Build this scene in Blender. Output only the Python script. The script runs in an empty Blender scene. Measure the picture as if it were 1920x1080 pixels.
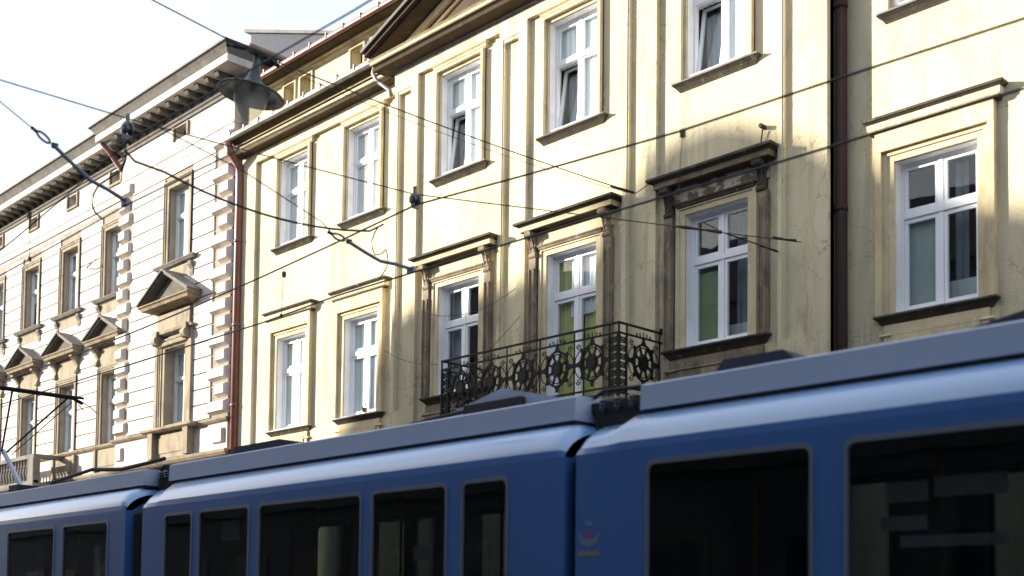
import bpy, math, random
from mathutils import Vector, Matrix
random.seed(7)
R = math.radians
scn = bpy.context.scene
# ------------------------------------------------------------------ camera
cd = bpy.data.cameras.new("camera"); cam = bpy.data.objects.new("camera", cd)
scn.collection.objects.link(cam); scn.camera = cam
YAW, PITCH, ROLL = .801458, .047368, .011841
f0 = Vector((-math.sin(YAW), math.cos(YAW), 0)); r0 = Vector((math.cos(YAW), math.sin(YAW), 0)); u0 = Vector((0, 0, 1))
fw = f0*math.cos(PITCH)+u0*math.sin(PITCH); u2 = -f0*math.sin(PITCH)+u0*math.cos(PITCH)
rt = r0*math.cos(ROLL)+u2*math.sin(ROLL); up = -r0*math.sin(ROLL)+u2*math.cos(ROLL)
M = Matrix((rt, up, -fw)).transposed().to_4x4(); M.translation = Vector((0, 0, 1.65))
cam.matrix_world = M
cd.sensor_width = 36; cd.lens = 2221.048/1920*36
cd.shift_x = 0.0; cd.shift_y = (1049.832-540)/1920
cd.clip_start = .05; cd.clip_end = 3000
cd.dof.use_dof = True; cd.dof.focus_distance = 23; cd.dof.aperture_fstop = 1.0
# ------------------------------------------------------------------ light
SUN = Vector((-1.45, -1.0, .46)).normalized()
EL = math.asin(SUN.z); AZ = math.atan2(SUN.x, SUN.y)
w = bpy.data.worlds.new("World"); scn.world = w; w.use_nodes = True
nt = w.node_tree; bg = nt.nodes["Background"]
sky = nt.nodes.new("ShaderNodeTexSky"); sky.sky_type = 'NISHITA'; sky.sun_disc = False
sky.sun_elevation = EL; sky.sun_rotation = AZ; sky.air_density = 1.0; sky.dust_density = 3.0; sky.ozone_density = 1.0
# thin white overcast veil over the clear sky
tc = nt.nodes.new("ShaderNodeTexCoord"); cn = nt.nodes.new("ShaderNodeTexNoise"); cn.inputs["Scale"].default_value = 1.6; cn.inputs["Detail"].default_value = 5
nt.links.new(tc.outputs["Generated"], cn.inputs["Vector"])
cm = nt.nodes.new("ShaderNodeMapRange"); cm.inputs["From Min"].default_value = .3; cm.inputs["From Max"].default_value = .7; cm.inputs["To Min"].default_value = .55; cm.inputs["To Max"].default_value = .9
nt.links.new(cn.outputs["Fac"], cm.inputs["Value"])
vm = nt.nodes.new("ShaderNodeMix"); vm.data_type = 'RGBA'; vm.inputs["B"].default_value = (4.7, 5.2, 6.0, 1)
nt.links.new(cm.outputs[0], vm.inputs["Factor"]); nt.links.new(sky.outputs[0], vm.inputs["A"]); nt.links.new(vm.outputs["Result"], bg.inputs[0]); bg.inputs[1].default_value = .08
sd = bpy.data.lights.new("sun", 'SUN'); sd.energy = 4.2; sd.angle = R(.9); sd.color = (1, .93, .80)
so = bpy.data.objects.new("sun", sd); scn.collection.objects.link(so)
so.rotation_euler = SUN.to_track_quat('Z', 'Y').to_euler(); so.location = (0, 0, 40)
scn.view_settings.view_transform = 'Standard'; scn.view_settings.look = 'None'
scn.view_settings.exposure = 1.72; scn.view_settings.gamma = 1
scn.cycles.max_bounces = 10; scn.cycles.transparent_max_bounces = 24
# ------------------------------------------------------------------ materials
def mat(name, col, rough=.6, metal=0, coat=0, spec=.5):
    m = bpy.data.materials.new(name); m.use_nodes = True
    b = m.node_tree.nodes["Principled BSDF"]
    b.inputs["Base Color"].default_value = (*col, 1); b.inputs["Roughness"].default_value = rough
    b.inputs["Metallic"].default_value = metal; b.inputs["Coat Weight"].default_value = coat
    b.inputs["Specular IOR Level"].default_value = spec
    return m
def worn(name, c1, c2, scale=1.5, rough=.85, c3=None, bump=.25, lo=.45, hi=.7, streak=1.0, metal=0, fine=40, drips=None):
    """two plaster or stone tones broken up by noise, a third for blotches, and a fine bump"""
    m = mat(name, c1, rough, metal, 0, .5 if rough < .5 else .08); n = m.node_tree.nodes; l = m.node_tree.links; b = n["Principled BSDF"]
    g = n.new("ShaderNodeNewGeometry"); mp = n.new("ShaderNodeMapping"); mp.inputs["Scale"].default_value = (1, 1, streak)
    l.new(g.outputs["Position"], mp.inputs["Vector"])
    t = n.new("ShaderNodeTexNoise"); t.inputs["Scale"].default_value = scale; t.inputs["Detail"].default_value = 9; t.inputs["Roughness"].default_value = .62
    l.new(mp.outputs[0], t.inputs["Vector"])
    cr = n.new("ShaderNodeMapRange"); cr.inputs["From Min"].default_value = lo; cr.inputs["From Max"].default_value = hi
    l.new(t.outputs["Fac"], cr.inputs["Value"])
    mx = n.new("ShaderNodeMix"); mx.data_type = 'RGBA'; mx.inputs["A"].default_value = (*c1, 1); mx.inputs["B"].default_value = (*c2, 1)
    l.new(cr.outputs[0], mx.inputs["Factor"]); out = mx.outputs["Result"]
    if c3:
        t2 = n.new("ShaderNodeTexNoise"); t2.inputs["Scale"].default_value = scale*2.7; t2.inputs["Detail"].default_value = 12; t2.inputs["Roughness"].default_value = .72
        mp2 = n.new("ShaderNodeMapping"); mp2.inputs["Location"].default_value = (31, 17, 5); mp2.inputs["Scale"].default_value = (1, 1, streak*.8)
        l.new(g.outputs["Position"], mp2.inputs["Vector"]); l.new(mp2.outputs[0], t2.inputs["Vector"])
        c2r = n.new("ShaderNodeMapRange"); c2r.inputs["From Min"].default_value = .56; c2r.inputs["From Max"].default_value = .68
        l.new(t2.outputs["Fac"], c2r.inputs["Value"])
        m2 = n.new("ShaderNodeMix"); m2.data_type = 'RGBA'; m2.inputs["B"].default_value = (*c3, 1)
        l.new(c2r.outputs[0], m2.inputs["Factor"]); l.new(out, m2.inputs["A"]); out = m2.outputs["Result"]
    if drips:      # rain streaks and soot runs: long thin vertical marks, broken up by a second noise
        ms = n.new("ShaderNodeMapping"); ms.inputs["Scale"].default_value = (5.5, 5.5, .28); l.new(g.outputs["Position"], ms.inputs["Vector"])
        ts = n.new("ShaderNodeTexNoise"); ts.inputs["Scale"].default_value = 1.0; ts.inputs["Detail"].default_value = 7; ts.inputs["Roughness"].default_value = .6; l.new(ms.outputs[0], ts.inputs["Vector"])
        rs = n.new("ShaderNodeMapRange"); rs.inputs["From Min"].default_value = .52; rs.inputs["From Max"].default_value = .74; rs.inputs["To Max"].default_value = .75; l.new(ts.outputs["Fac"], rs.inputs["Value"])
        tb = n.new("ShaderNodeTexNoise"); tb.inputs["Scale"].default_value = .55; tb.inputs["Detail"].default_value = 4; l.new(g.outputs["Position"], tb.inputs["Vector"])
        rb_ = n.new("ShaderNodeMapRange"); rb_.inputs["From Min"].default_value = .37; rb_.inputs["From Max"].default_value = .56; l.new(tb.outputs["Fac"], rb_.inputs["Value"])
        mu = n.new("ShaderNodeMath"); mu.operation = 'MULTIPLY'; l.new(rs.outputs[0], mu.inputs[0]); l.new(rb_.outputs[0], mu.inputs[1])
        m3 = n.new("ShaderNodeMix"); m3.data_type = 'RGBA'; m3.inputs["B"].default_value = (*drips, 1); l.new(mu.outputs[0], m3.inputs["Factor"]); l.new(out, m3.inputs["A"]); out = m3.outputs["Result"]
        vo = n.new("ShaderNodeTexVoronoi"); vo.feature = 'DISTANCE_TO_EDGE'; vo.inputs["Scale"].default_value = 1.1
        wn = n.new("ShaderNodeTexNoise"); wn.inputs["Scale"].default_value = 2.5; wn.inputs["Detail"].default_value = 6; l.new(g.outputs["Position"], wn.inputs["Vector"])
        va = n.new("ShaderNodeVectorMath"); va.operation = 'MULTIPLY_ADD'; va.inputs[1].default_value = (.9, .9, .9); l.new(wn.outputs["Color"], va.inputs[0]); l.new(g.outputs["Position"], va.inputs[2]); l.new(va.outputs[0], vo.inputs["Vector"])
        rv = n.new("ShaderNodeMapRange"); rv.inputs["From Min"].default_value = .0; rv.inputs["From Max"].default_value = .012; rv.inputs["To Min"].default_value = .55; rv.inputs["To Max"].default_value = 0; l.new(vo.outputs["Distance"], rv.inputs["Value"])
        mk = n.new("ShaderNodeMath"); mk.operation = 'MULTIPLY'; l.new(rv.outputs[0], mk.inputs[0]); l.new(rb_.outputs[0], mk.inputs[1])
        m4 = n.new("ShaderNodeMix"); m4.data_type = 'RGBA'; m4.inputs["B"].default_value = (drips[0]*.5, drips[1]*.5, drips[2]*.5, 1); l.new(mk.outputs[0], m4.inputs["Factor"]); l.new(out, m4.inputs["A"]); out = m4.outputs["Result"]
    l.new(out, b.inputs["Base Color"])
    t3 = n.new("ShaderNodeTexNoise"); t3.inputs["Scale"].default_value = fine; t3.inputs["Detail"].default_value = 6
    l.new(g.outputs["Position"], t3.inputs["Vector"])
    ad = n.new("ShaderNodeMath"); ad.operation = 'ADD'; l.new(t3.outputs["Fac"], ad.inputs[0]); l.new(t.outputs["Fac"], ad.inputs[1])
    bp = n.new("ShaderNodeBump"); bp.inputs["Strength"].default_value = bump; bp.inputs["Distance"].default_value = .012
    l.new(ad.outputs[0], bp.inputs["Height"]); l.new(bp.outputs[0], b.inputs["Normal"])
    return m
def glassmat(name, tint, ior=1.7, refl=1.0):
    m = bpy.data.materials.new(name); m.use_nodes = True; n = m.node_tree.nodes; l = m.node_tree.links
    n.remove(n["Principled BSDF"]); o = n["Material Output"]
    tr = n.new("ShaderNodeBsdfTransparent"); tr.inputs[0].default_value = (*tint, 1)
    gl = n.new("ShaderNodeBsdfGlossy"); gl.inputs["Roughness"].default_value = .01; gl.inputs[0].default_value = (refl, refl, refl, 1)
    fr = n.new("ShaderNodeFresnel"); ge = n.new("ShaderNodeNewGeometry"); mr = n.new("ShaderNodeMapRange"); mr.inputs["To Min"].default_value = ior; mr.inputs["To Max"].default_value = 1/ior
    l.new(ge.outputs["Backfacing"], mr.inputs["Value"]); l.new(mr.outputs[0], fr.inputs[0])   # a thin pane: same reflection from both sides
    mx = n.new("ShaderNodeMixShader"); l.new(fr.outputs[0], mx.inputs[0]); l.new(tr.outputs[0], mx.inputs[1]); l.new(gl.outputs[0], mx.inputs[2])
    tx = n.new("ShaderNodeTexNoise"); tx.inputs["Scale"].default_value = 1.3; g = n.new("ShaderNodeNewGeometry"); l.new(g.outputs["Position"], tx.inputs["Vector"])
    bp = n.new("ShaderNodeBump"); bp.inputs["Strength"].default_value = .12; bp.inputs["Distance"].default_value = .02; l.new(tx.outputs[0], bp.inputs["Height"]); l.new(bp.outputs[0], gl.inputs["Normal"])
    l.new(mx.outputs[0], o.inputs[0]); return m
MAT = dict(
 cream=worn("cream_plaster", (.69, .61, .42), (.53, .465, .32), .8, .9, (.38, .345, .26), .7, streak=.4, lo=.39, hi=.63, drips=(.30, .26, .18)),
 cream_trim=worn("stained_trim", (.62, .52, .34), (.42, .34, .22), 2.2, .9, (.70, .63, .50), .5, streak=.6),
 grime=worn("weathered_hood", (.085, .073, .058), (.05, .045, .038), 3.0, .9, (.20, .17, .13), .7, streak=.8),
 hood=worn("old_hood", (.27, .215, .15), (.13, .105, .08), 3.0, .9, (.42, .36, .27), .6, streak=.8),
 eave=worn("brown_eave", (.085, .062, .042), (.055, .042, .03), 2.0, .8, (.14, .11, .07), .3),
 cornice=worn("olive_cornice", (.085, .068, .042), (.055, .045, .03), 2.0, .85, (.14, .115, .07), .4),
 pale=worn("white_house_plaster", (.60, .555, .52), (.52, .475, .435), 1.0, .9, (.50, .44, .38), .3, streak=.5, drips=(.36, .31, .26)),
 joint=worn("dirty_joint_plaster", (.30, .26, .215), (.22, .19, .16), 2, .9, None, .4),
 stone=worn("brown_stone", (.32, .27, .20), (.18, .155, .12), 2.5, .9, (.46, .41, .33), .6, streak=.5),
 greystone=worn("grey_stone", (.20, .185, .17), (.13, .12, .11), 2.5, .9, (.28, .26, .235), .6, streak=.5),
 darkstone=worn("soot_and_shade_stone", (.13, .12, .10), (.08, .075, .065), 3, .9, (.22, .20, .17), .6),  # sooty stone, with the shade of modillions and soffit put into its colour
 zinc=worn("zinc_flashing", (.30, .29, .28), (.17, .15, .14), 3, .55, None, .1, metal=.3),
 darkzinc=worn("dark_flashing", (.10, .095, .09), (.06, .055, .05), 3, .6, None, .1, metal=.2),
 pvc=mat("white_frame", (.80, .82, .86), .35),
 oldwhite=worn("old_white_frame", (.72, .73, .74), (.60, .60, .58), 3, .5, None, .1),
 reveal=worn("painted_reveal", (.76, .76, .78), (.66, .65, .63), 2.5, .7, None, .2),
 glass=glassmat("window_glass", (.90, .94, .94), 1.5),
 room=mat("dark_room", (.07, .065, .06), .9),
 net=mat("net_curtain", (.80, .80, .82), .9),
 cgrey=mat("grey_curtain", (.34, .37, .43), .9),
 cgreen=mat("green_blind", (.23, .30, .15), .8),
 cyellow=mat("yellow_curtain", (.68, .62, .24), .85),
 blind=mat("slat_blind", (.42, .44, .42), .6),
 copper=worn("red_brown_pipe", (.20, .078, .06), (.14, .058, .045), 4, .45, None, .1),
 darkpipe=worn("dark_brown_pipe", (.05, .032, .03), (.035, .023, .02), 4, .5, None, .1),
 iron=mat("black_iron", (.008, .008, .009), .6, 0, 0, .25),
 wire=mat("dark_wire", (.03, .03, .035), .5, .5),
 steel=mat("blue_grey_steel", (.16, .19, .25), .45, .5),
 ceram=mat("insulator_glaze", (.03, .05, .06), .25, 0, .6),
 lamp=worn("green_lamp_enamel", (.018, .038, .042), (.012, .024, .028), 6, .4, None, .08),
 brick=worn("old_brick", (.38, .25, .20), (.28, .20, .17), 4, .9, (.45, .36, .30), .5),
 bluegrey=worn("blue_grey_sheet", (.055, .062, .085), (.045, .05, .07), 1.5, .7, None, .1),
 roof=worn("roof_sheet", (.13, .12, .12), (.09, .085, .08), 2, .6, None, .2),
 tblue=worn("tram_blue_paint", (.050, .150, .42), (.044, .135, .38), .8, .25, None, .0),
 tsheen=worn("tram_shoulder_painted_sheen", (.17, .34, .64), (.15, .31, .59), .8, .22, None, .0),  # blue lightened to paint in the sky sheen along the roof shoulder
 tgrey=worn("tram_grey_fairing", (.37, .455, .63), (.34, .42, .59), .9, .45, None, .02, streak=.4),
 trub=mat("black_rubber", (.012, .013, .016), .7),
 ttrim=mat("window_seal", (.20, .24, .33), .3, .4),
 tglass=glassmat("tinted_tram_glass", (.50, .54, .55), 1.35, .8),
 tin=mat("tram_interior", (.26, .27, .28), .7),
 tseat=mat("seat_fabric", (.06, .07, .13), .9),
 tpole=mat("handrail_yellow", (.45, .33, .05), .4),
 board=mat("pale_panel", (.80, .80, .78), .6),
 asphalt=worn("asphalt", (.055, .055, .057), (.04, .04, .042), 2, .9, None, .4),
 paving=worn("pavement_slabs", (.24, .23, .21), (.18, .17, .16), 2, .9, None, .4),
 ground=worn("earth", (.10, .09, .07), (.08, .08, .06), 1, .95, None, .3),
 opp=worn("opposite_plaster", (.14, .145, .165), (.11, .115, .13), 1, .9, None, .3),
 oppglass=mat("far_dark_glass", (.03, .035, .04), .08),
 terra=mat("terracotta", (.35, .15, .08), .8), leaf=mat("leaf_green", (.06, .10, .03), .8),
 twig=mat("dry_twig", (.13, .10, .08), .9),
 white=mat("pale_enamel", (.5, .5, .5), .4), crest=mat("faded_crest_blue", (.15, .21, .37), .4), red=mat("faded_red_enamel", (.24, .09, .18), .4), yel=mat("faded_yellow_enamel", (.19, .22, .18), .4),
)
for k_, c_, i_ in (('tsheen', 1.0, 1.85), ('tblue', .6, 1.5)):
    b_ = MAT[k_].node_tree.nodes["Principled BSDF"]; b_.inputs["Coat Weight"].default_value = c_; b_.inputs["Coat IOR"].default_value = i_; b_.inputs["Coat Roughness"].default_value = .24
# lamp globe
gm = bpy.data.materials.new("lamp_globe"); gm.use_nodes = True; n = gm.node_tree.nodes; l = gm.node_tree.links
pb = n["Principled BSDF"]; pb.inputs["Base Color"].default_value = (.78, .78, .72, 1); pb.inputs["Roughness"].default_value = .12
tr = n.new("ShaderNodeBsdfTransparent"); tr.inputs[0].default_value = (.9, .92, .88, 1); mx = n.new("ShaderNodeMixShader"); mx.inputs[0].default_value = .38
l.new(tr.outputs[0], mx.inputs[1]); l.new(pb.outputs[0], mx.inputs[2]); l.new(mx.outputs[0], n["Material Output"].inputs[0]); MAT['globe'] = gm
# ------------------------------------------------------------------ helpers
WORLD = {}
W = 15.0                                     # the street front: point (x, d, z) is d metres out from it
class MB:
    def __init__(s): s.v = []; s.f = []; s.fn = None
    def add(s, vs, fs):
        k = len(s.v); s.v += [tuple(v) for v in vs]; s.f += [tuple(i+k for i in f) for f in fs]; return s
    def box(s, x0, x1, y0, y1, z0, z1):
        if x0 > x1: x0, x1 = x1, x0
        if y0 > y1: y0, y1 = y1, y0
        vs = [(x0,y0,z0),(x1,y0,z0),(x1,y1,z0),(x0,y1,z0),(x0,y0,z1),(x1,y0,z1),(x1,y1,z1),(x0,y1,z1)]
        return s.add(vs, [(0,3,2,1),(4,5,6,7),(0,1,5,4),(1,2,6,5),(2,3,7,6),(3,0,4,7)])
    def fb(s, x0, x1, d0, d1, z0, z1): return s.box(x0, x1, W-d1, W-d0, z0, z1)   # facade box
    def mold(s, x0, x1, d, prof, back=.3, ends=True):
        """mitred moulding: prof = [(z, projection)] from bottom to top, wrapping front and both ends"""
        vs = []
        for z, p in prof:
            e = p if ends else 0
            vs += [(x0-e, W-d+back, z), (x0-e, W-d-p, z), (x1+e, W-d-p, z), (x1+e, W-d+back, z)]
        fs = []
        for i in range(len(prof)-1):
            a = i*4
            for j in range(3): fs.append((a+j, a+j+1, a+j+5, a+j+4))
            fs.append((a+3, a, a+4, a+7))
        t = (len(prof)-1)*4; fs += [(3, 2, 1, 0), (t, t+1, t+2, t+3)]
        return s.add(vs, fs)
    def prism(s, poly, ax, a0, a1):
        """poly of 2D points extruded along ax ('x': poly=(y,z), 'y': poly=(x,z), 'z': poly=(x,y))"""
        def P(p, a): return {'x': (a, p[0], p[1]), 'y': (p[0], a, p[1]), 'z': (p[0], p[1], a)}[ax]
        n_ = len(poly); vs = [P(p, a0) for p in poly]+[P(p, a1) for p in poly]
        fs = [tuple(range(n_))[::-1], tuple(range(n_, 2*n_))]+[(i, (i+1) % n_, (i+1) % n_+n_, i+n_) for i in range(n_)]
        return s.add(vs, fs)
    def frust(s, x0, x1, z0, z1, d0, d1, ins):
        a, b = W-d0, W-d1; i = ins
        vs = [(x0,a,z0),(x1,a,z0),(x1,a,z1),(x0,a,z1),(x0+i,b,z0+i),(x1-i,b,z0+i),(x1-i,b,z1-i),(x0+i,b,z1-i)]
        return s.add(vs, [(4,5,6,7),(0,1,5,4),(1,2,6,5),(2,3,7,6),(3,0,4,7),(3,2,1,0)])
    def tube(s, pts, r, n_=8, close=False):
        pts = [Vector(p) for p in pts]; rr = r if isinstance(r, (list, tuple)) else [r]*len(pts)
        k = len(s.v); N = len(pts)
        for i, p in enumerate(pts):
            if close: t = pts[(i+1) % N]-pts[i-1]
            else: t = pts[min(i+1, N-1)]-pts[max(i-1, 0)]
            t.normalize(); a = t.cross(Vector((0, 0, 1)))
            if a.length < .05: a = t.cross(Vector((0, 1, 0)))
            a.normalize(); b = t.cross(a)
            for j in range(n_):
                q = 2*math.pi*j/n_; s.v.append(tuple(p+(a*math.cos(q)+b*math.sin(q))*rr[i]))
        for i in range(N if close else N-1):
            for j in range(n_):
                i2 = (i+1) % N; s.f.append((k+i*n_+j, k+i*n_+(j+1) % n_, k+i2*n_+(j+1) % n_, k+i2*n_+j))
        if not close: s.f.append(tuple(k+j for j in range(n_))[::-1]); s.f.append(tuple(k+(N-1)*n_+j for j in range(n_)))
        return s
    def lathe(s, prof, c, n_=32, tilt=None):
        k = len(s.v); c = Vector(c)
        for r, z in prof:
            for j in range(n_):
                q = 2*math.pi*j/n_; v = Vector((r*math.cos(q), r*math.sin(q), z))
                if tilt is not None: v = tilt @ v
                s.v.append(tuple(c+v))
        for i in range(len(prof)-1):
            for j in range(n_): s.f.append((k+i*n_+j, k+i*n_+(j+1) % n_, k+(i+1)*n_+(j+1) % n_, k+(i+1)*n_+j))
        return s
    def shear(s, k0, z0, z1, dy):
        for i in range(k0, len(s.v)):
            x, y, z = s.v[i]; s.v[i] = (x, y+dy*(z-z0)/(z1-z0), z)
        return s
def empty(name, loc, label=None, cat=None, group=None):
    o = bpy.data.objects.new(name, None); scn.collection.objects.link(o); o.location = loc; o.empty_display_size = .3
    WORLD[o.name] = Vector(loc)
    if label: o['label'] = label; o['category'] = cat
    if group: o['group'] = group
    return o
def build(name, mb, m, parent=None, label=None, cat=None, group=None, kind=None, smooth=False):
    xs = [v[0] for v in mb.v]; ys = [v[1] for v in mb.v]; zs = [v[2] for v in mb.v]
    c = Vector(((min(xs)+max(xs))/2, (min(ys)+max(ys))/2, min(zs)))
    me = bpy.data.meshes.new(name); me.from_pydata([tuple(Vector(v)-c) for v in mb.v], [], mb.f); me.update()
    import bmesh
    bm = bmesh.new(); bm.from_mesh(me); bmesh.ops.recalc_face_normals(bm, faces=bm.faces); bm.to_mesh(me); bm.free()
    me.materials.append(MAT[m] if isinstance(m, str) else m)
    if smooth:
        me.shade_smooth() if hasattr(me, 'shade_smooth') else None
    o = bpy.data.objects.new(name, me); scn.collection.objects.link(o)
    if parent: o.parent = parent; o.location = c-WORLD[parent.name]
    else: o.location = c
    WORLD[o.name] = c
    if label: o['label'] = label
    if cat: o['category'] = cat
    if group: o['group'] = group
    if kind: o['kind'] = kind
    return o
def pane_sheet(mb, x0, x1, z0, z1, holes, d):
    """front sheet of a wall at depth d with rectangular openings"""
    xs = sorted({x0, x1, *[h[0] for h in holes], *[h[1] for h in holes]}); zs = sorted({z0, z1, *[h[2] for h in holes], *[h[3] for h in holes]})
    xs = [x for x in xs if x0 <= x <= x1]; zs = [z for z in zs if z0 <= z <= z1]
    for i in range(len(xs)-1):
        for j in range(len(zs)-1):
            cx, cz = (xs[i]+xs[i+1])/2, (zs[j]+zs[j+1])/2
            if any(h[0] < cx < h[1] and h[2] < cz < h[3] for h in holes): continue
            mb.add([(xs[i],W-d,zs[j]),(xs[i+1],W-d,zs[j]),(xs[i+1],W-d,zs[j+1]),(xs[i],W-d,zs[j+1])], [(0,1,2,3)])
def wall(mb, x0, x1, z0, z1, holes, d, depth=.32):
    pane_sheet(mb, x0, x1, z0, z1, holes, d)
    for hx0, hx1, hz0, hz1 in holes:
        a, b = W-d, W-d+depth
        mb.add([(hx0,a,hz0),(hx0,b,hz0),(hx0,b,hz1),(hx0,a,hz1)], [(0,1,2,3)])
        mb.add([(hx1,a,hz0),(hx1,b,hz0),(hx1,b,hz1),(hx1,a,hz1)], [(3,2,1,0)])
        mb.add([(hx0,a,hz1),(hx1,a,hz1),(hx1,b,hz1),(hx0,b,hz1)], [(0,1,2,3)])
        mb.add([(hx0,a,hz0),(hx1,a,hz0),(hx1,b,hz0),(hx0,b,hz0)], [(3,2,1,0)])
    for x in (x0, x1): mb.add([(x,W-d,z0),(x,W-d+1.2,z0),(x,W-d+1.2,z1),(x,W-d,z1)], [(0,1,2,3)])
def courses(mb, x0, x1, zlist, holes, d, t=.035, gap=.034):
    for za, zb in zip(zlist[:-1], zlist[1:]):
        zc0, zc1 = za+gap/2, zb-gap/2
        cuts = sorted((h[0], h[1]) for h in holes if h[2] < zb-.03 and h[3] > za+.03); x = x0
        for a, b in cuts+[(x1, x1)]:
            if a-x > .02: mb.fb(x, a, d-.05, d+t, zc0, zc1)
            x = max(x, b)
# ------------------------------------------------------------------ windows
def folds(mb, x0, x1, z0, z1, y, amp=.02, n_=None):
    n_ = n_ or max(6, int((x1-x0)/.02)); vs = []
    for i in range(n_+1):
        x = x0+(x1-x0)*i/n_; yy = y+amp*math.sin(i*1.15+x*3)+amp*.5*math.sin(i*.41)
        vs += [(x, yy, z0), (x, yy+amp*.3, z1)]
    mb.add(vs, [(2*i, 2*i+2, 2*i+3, 2*i+1) for i in range(n_)])
def window(parent, cx, z0, z1, w_, d, ztr, zsp, frame='pvc', reveal=None, curtains=None, tilt=False, back=.18, label=None, room=1.6, mull=.17):
    """casement: outer frame, mullion, transom and four sashes; panes start at zsp pieces
       ztr = top of lower panes; zsp = bottom of upper panes"""
    x0, x1 = cx-w_/2, cx+w_/2; dg = d-back
    m = MB(); fo = .055
    m.fb(x0, x0+fo, dg-.05, dg+.035, z0, z1); m.fb(x1-fo, x1, dg-.05, dg+.035, z0, z1)
    m.fb(x0+fo, x1-fo, dg-.05, dg+.034, z1-fo, z1); m.fb(x0+fo, x1-fo, dg-.05, dg+.034, z0, z0+.06)
    ms = .035; m.fb(cx-ms, cx+ms, dg-.05, dg+.03, z0+.06, z1-fo); zt = (ztr+zsp)/2
    m.fb(x0+fo, cx-ms, dg-.05, dg+.045, zt-.04, zt+.04); m.fb(cx+ms, x1-fo, dg-.05, dg+.045, zt-.04, zt+.04); m.fb(cx-ms, cx+ms, dg+.03, dg+.044, zt-.04, zt+.04)
    wf = build('window', m, frame, parent, label)
    gl = MB()
    for i, (a, b) in enumerate(((x0+fo, cx-ms), (cx+ms, x1-fo))):
        for j, (c, e) in enumerate(((z0+.06, zt-.04), (zt+.04, z1-fo))):
            s = MB(); k = 0
            pa = x0+.105 if i == 0 else cx+mull/2; pb_ = cx-mull/2 if i == 0 else x1-.105
            pc = z0+.12 if j == 0 else zsp; pe = ztr if j == 0 else z1-.11
            y0, y1 = dg-.04, dg+.02
            s.fb(a+.004, pa, y0, y1, c+.004, e-.004); s.fb(pb_, b-.004, y0, y1, c+.004, e-.004)
            s.fb(pa, pb_, y0, y1, c+.004, pc); s.fb(pa, pb_, y0, y1, pe, e-.004)
            g0 = len(gl.v)
            gl.fb(pa-.005, pb_+.005, dg-.015, dg-.008, pc-.005, pe+.005)
            if tilt and i == 0 and j == 0:
                s.shear(0, c, e, .17); gl.shear(g0, c, e, .17)
            build('sash', s, frame, wf)
    build('glass', gl, 'glass', wf)
    if reveal:
        r = MB(); t = .012
        r.fb(x0+.001, x0+t, dg+.036, d-.004, z0+.01, z1-.01); r.fb(x1-t, x1-.001, dg+.036, d-.004, z0+.01, z1-.01); r.fb(x0+t, x1-t, dg+.036, d-.004, z1-t, z1-.002)
        r.fb(x0+t, x1-t, dg+.036, d+.02, z0+.001, z0+.02)
        build('reveal_lining', r, reveal, wf)
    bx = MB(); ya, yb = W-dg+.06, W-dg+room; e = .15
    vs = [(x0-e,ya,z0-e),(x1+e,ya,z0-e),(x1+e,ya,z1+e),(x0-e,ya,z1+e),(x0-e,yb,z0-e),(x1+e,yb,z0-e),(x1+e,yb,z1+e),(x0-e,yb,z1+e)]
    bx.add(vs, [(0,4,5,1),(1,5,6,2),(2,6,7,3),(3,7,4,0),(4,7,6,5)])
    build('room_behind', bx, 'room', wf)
    for cm, (fa, fb_, ga, gb_), dy, amp in (curtains or []):
        c = MB(); folds(c, x0+w_*fa, x0+w_*fb_, z0+(z1-z0)*ga, z0+(z1-z0)*gb_, W-dg+.045+dy, amp); build('curtain', c, cm, wf, smooth=True)
    return wf
NET = [('net', (.03, .97, .02, .98), 0, .006)]
# ================================================================== CREAM BUILDING
RR = .265
CX = [-22.81, -20.18, -16.76, -13.82, -10.77, -7.36, -4.4]
OW = 1.18
cb = empty('cream_apartment_building', (-16.8, 15, 0), 'cream plastered tenement with pediment and iron balcony, right of the red drainpipe', 'building')
XL, XR = -25.0, 6.0; RL, RRt = -18.72, -8.80
hl = lambda i: (CX[i]-OW/2, CX[i]+OW/2, 5.87 if i != 3 else 5.07, 8.0)
hu = lambda i: (CX[i]-OW/2, CX[i]+OW/2, 10.2, 12.17)
gf = lambda i: (CX[i]-.75, CX[i]+.75, .6, 3.6)
m = MB()
wall(m, XL, RL, 0, 12.75, [hl(0), hl(1), hu(0), hu(1), gf(0), gf(1)], 0)
wall(m, RL, RRt, 0, 12.75, [hl(2), hl(3), hl(4), hu(2), hu(3), hu(4), gf(2), gf(3), gf(4)], RR)
wall(m, RRt, XR, 0, 12.75, [hl(5), hl(6), hu(5), hu(6), gf(5), gf(6)], 0)
build('wall', m, 'cream', cb)
# frieze band and string course, all around
P = .085
for x0, x1, d in ((XL+.02, RL-.02, 0), (RL-.001, RRt+.001, RR), (RRt+.1, XR, 0)):
    m = MB(); m.fb(x0, x1, d-.1, d+P, 12.42, 12.655 if not d else 12.74); build('frieze_band', m, 'cream', cb)
    m = MB(); m.fb(x0, x1, d-.1, d+.09, 4.55, 4.72); build('string_course', m, 'cream', cb)
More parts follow.
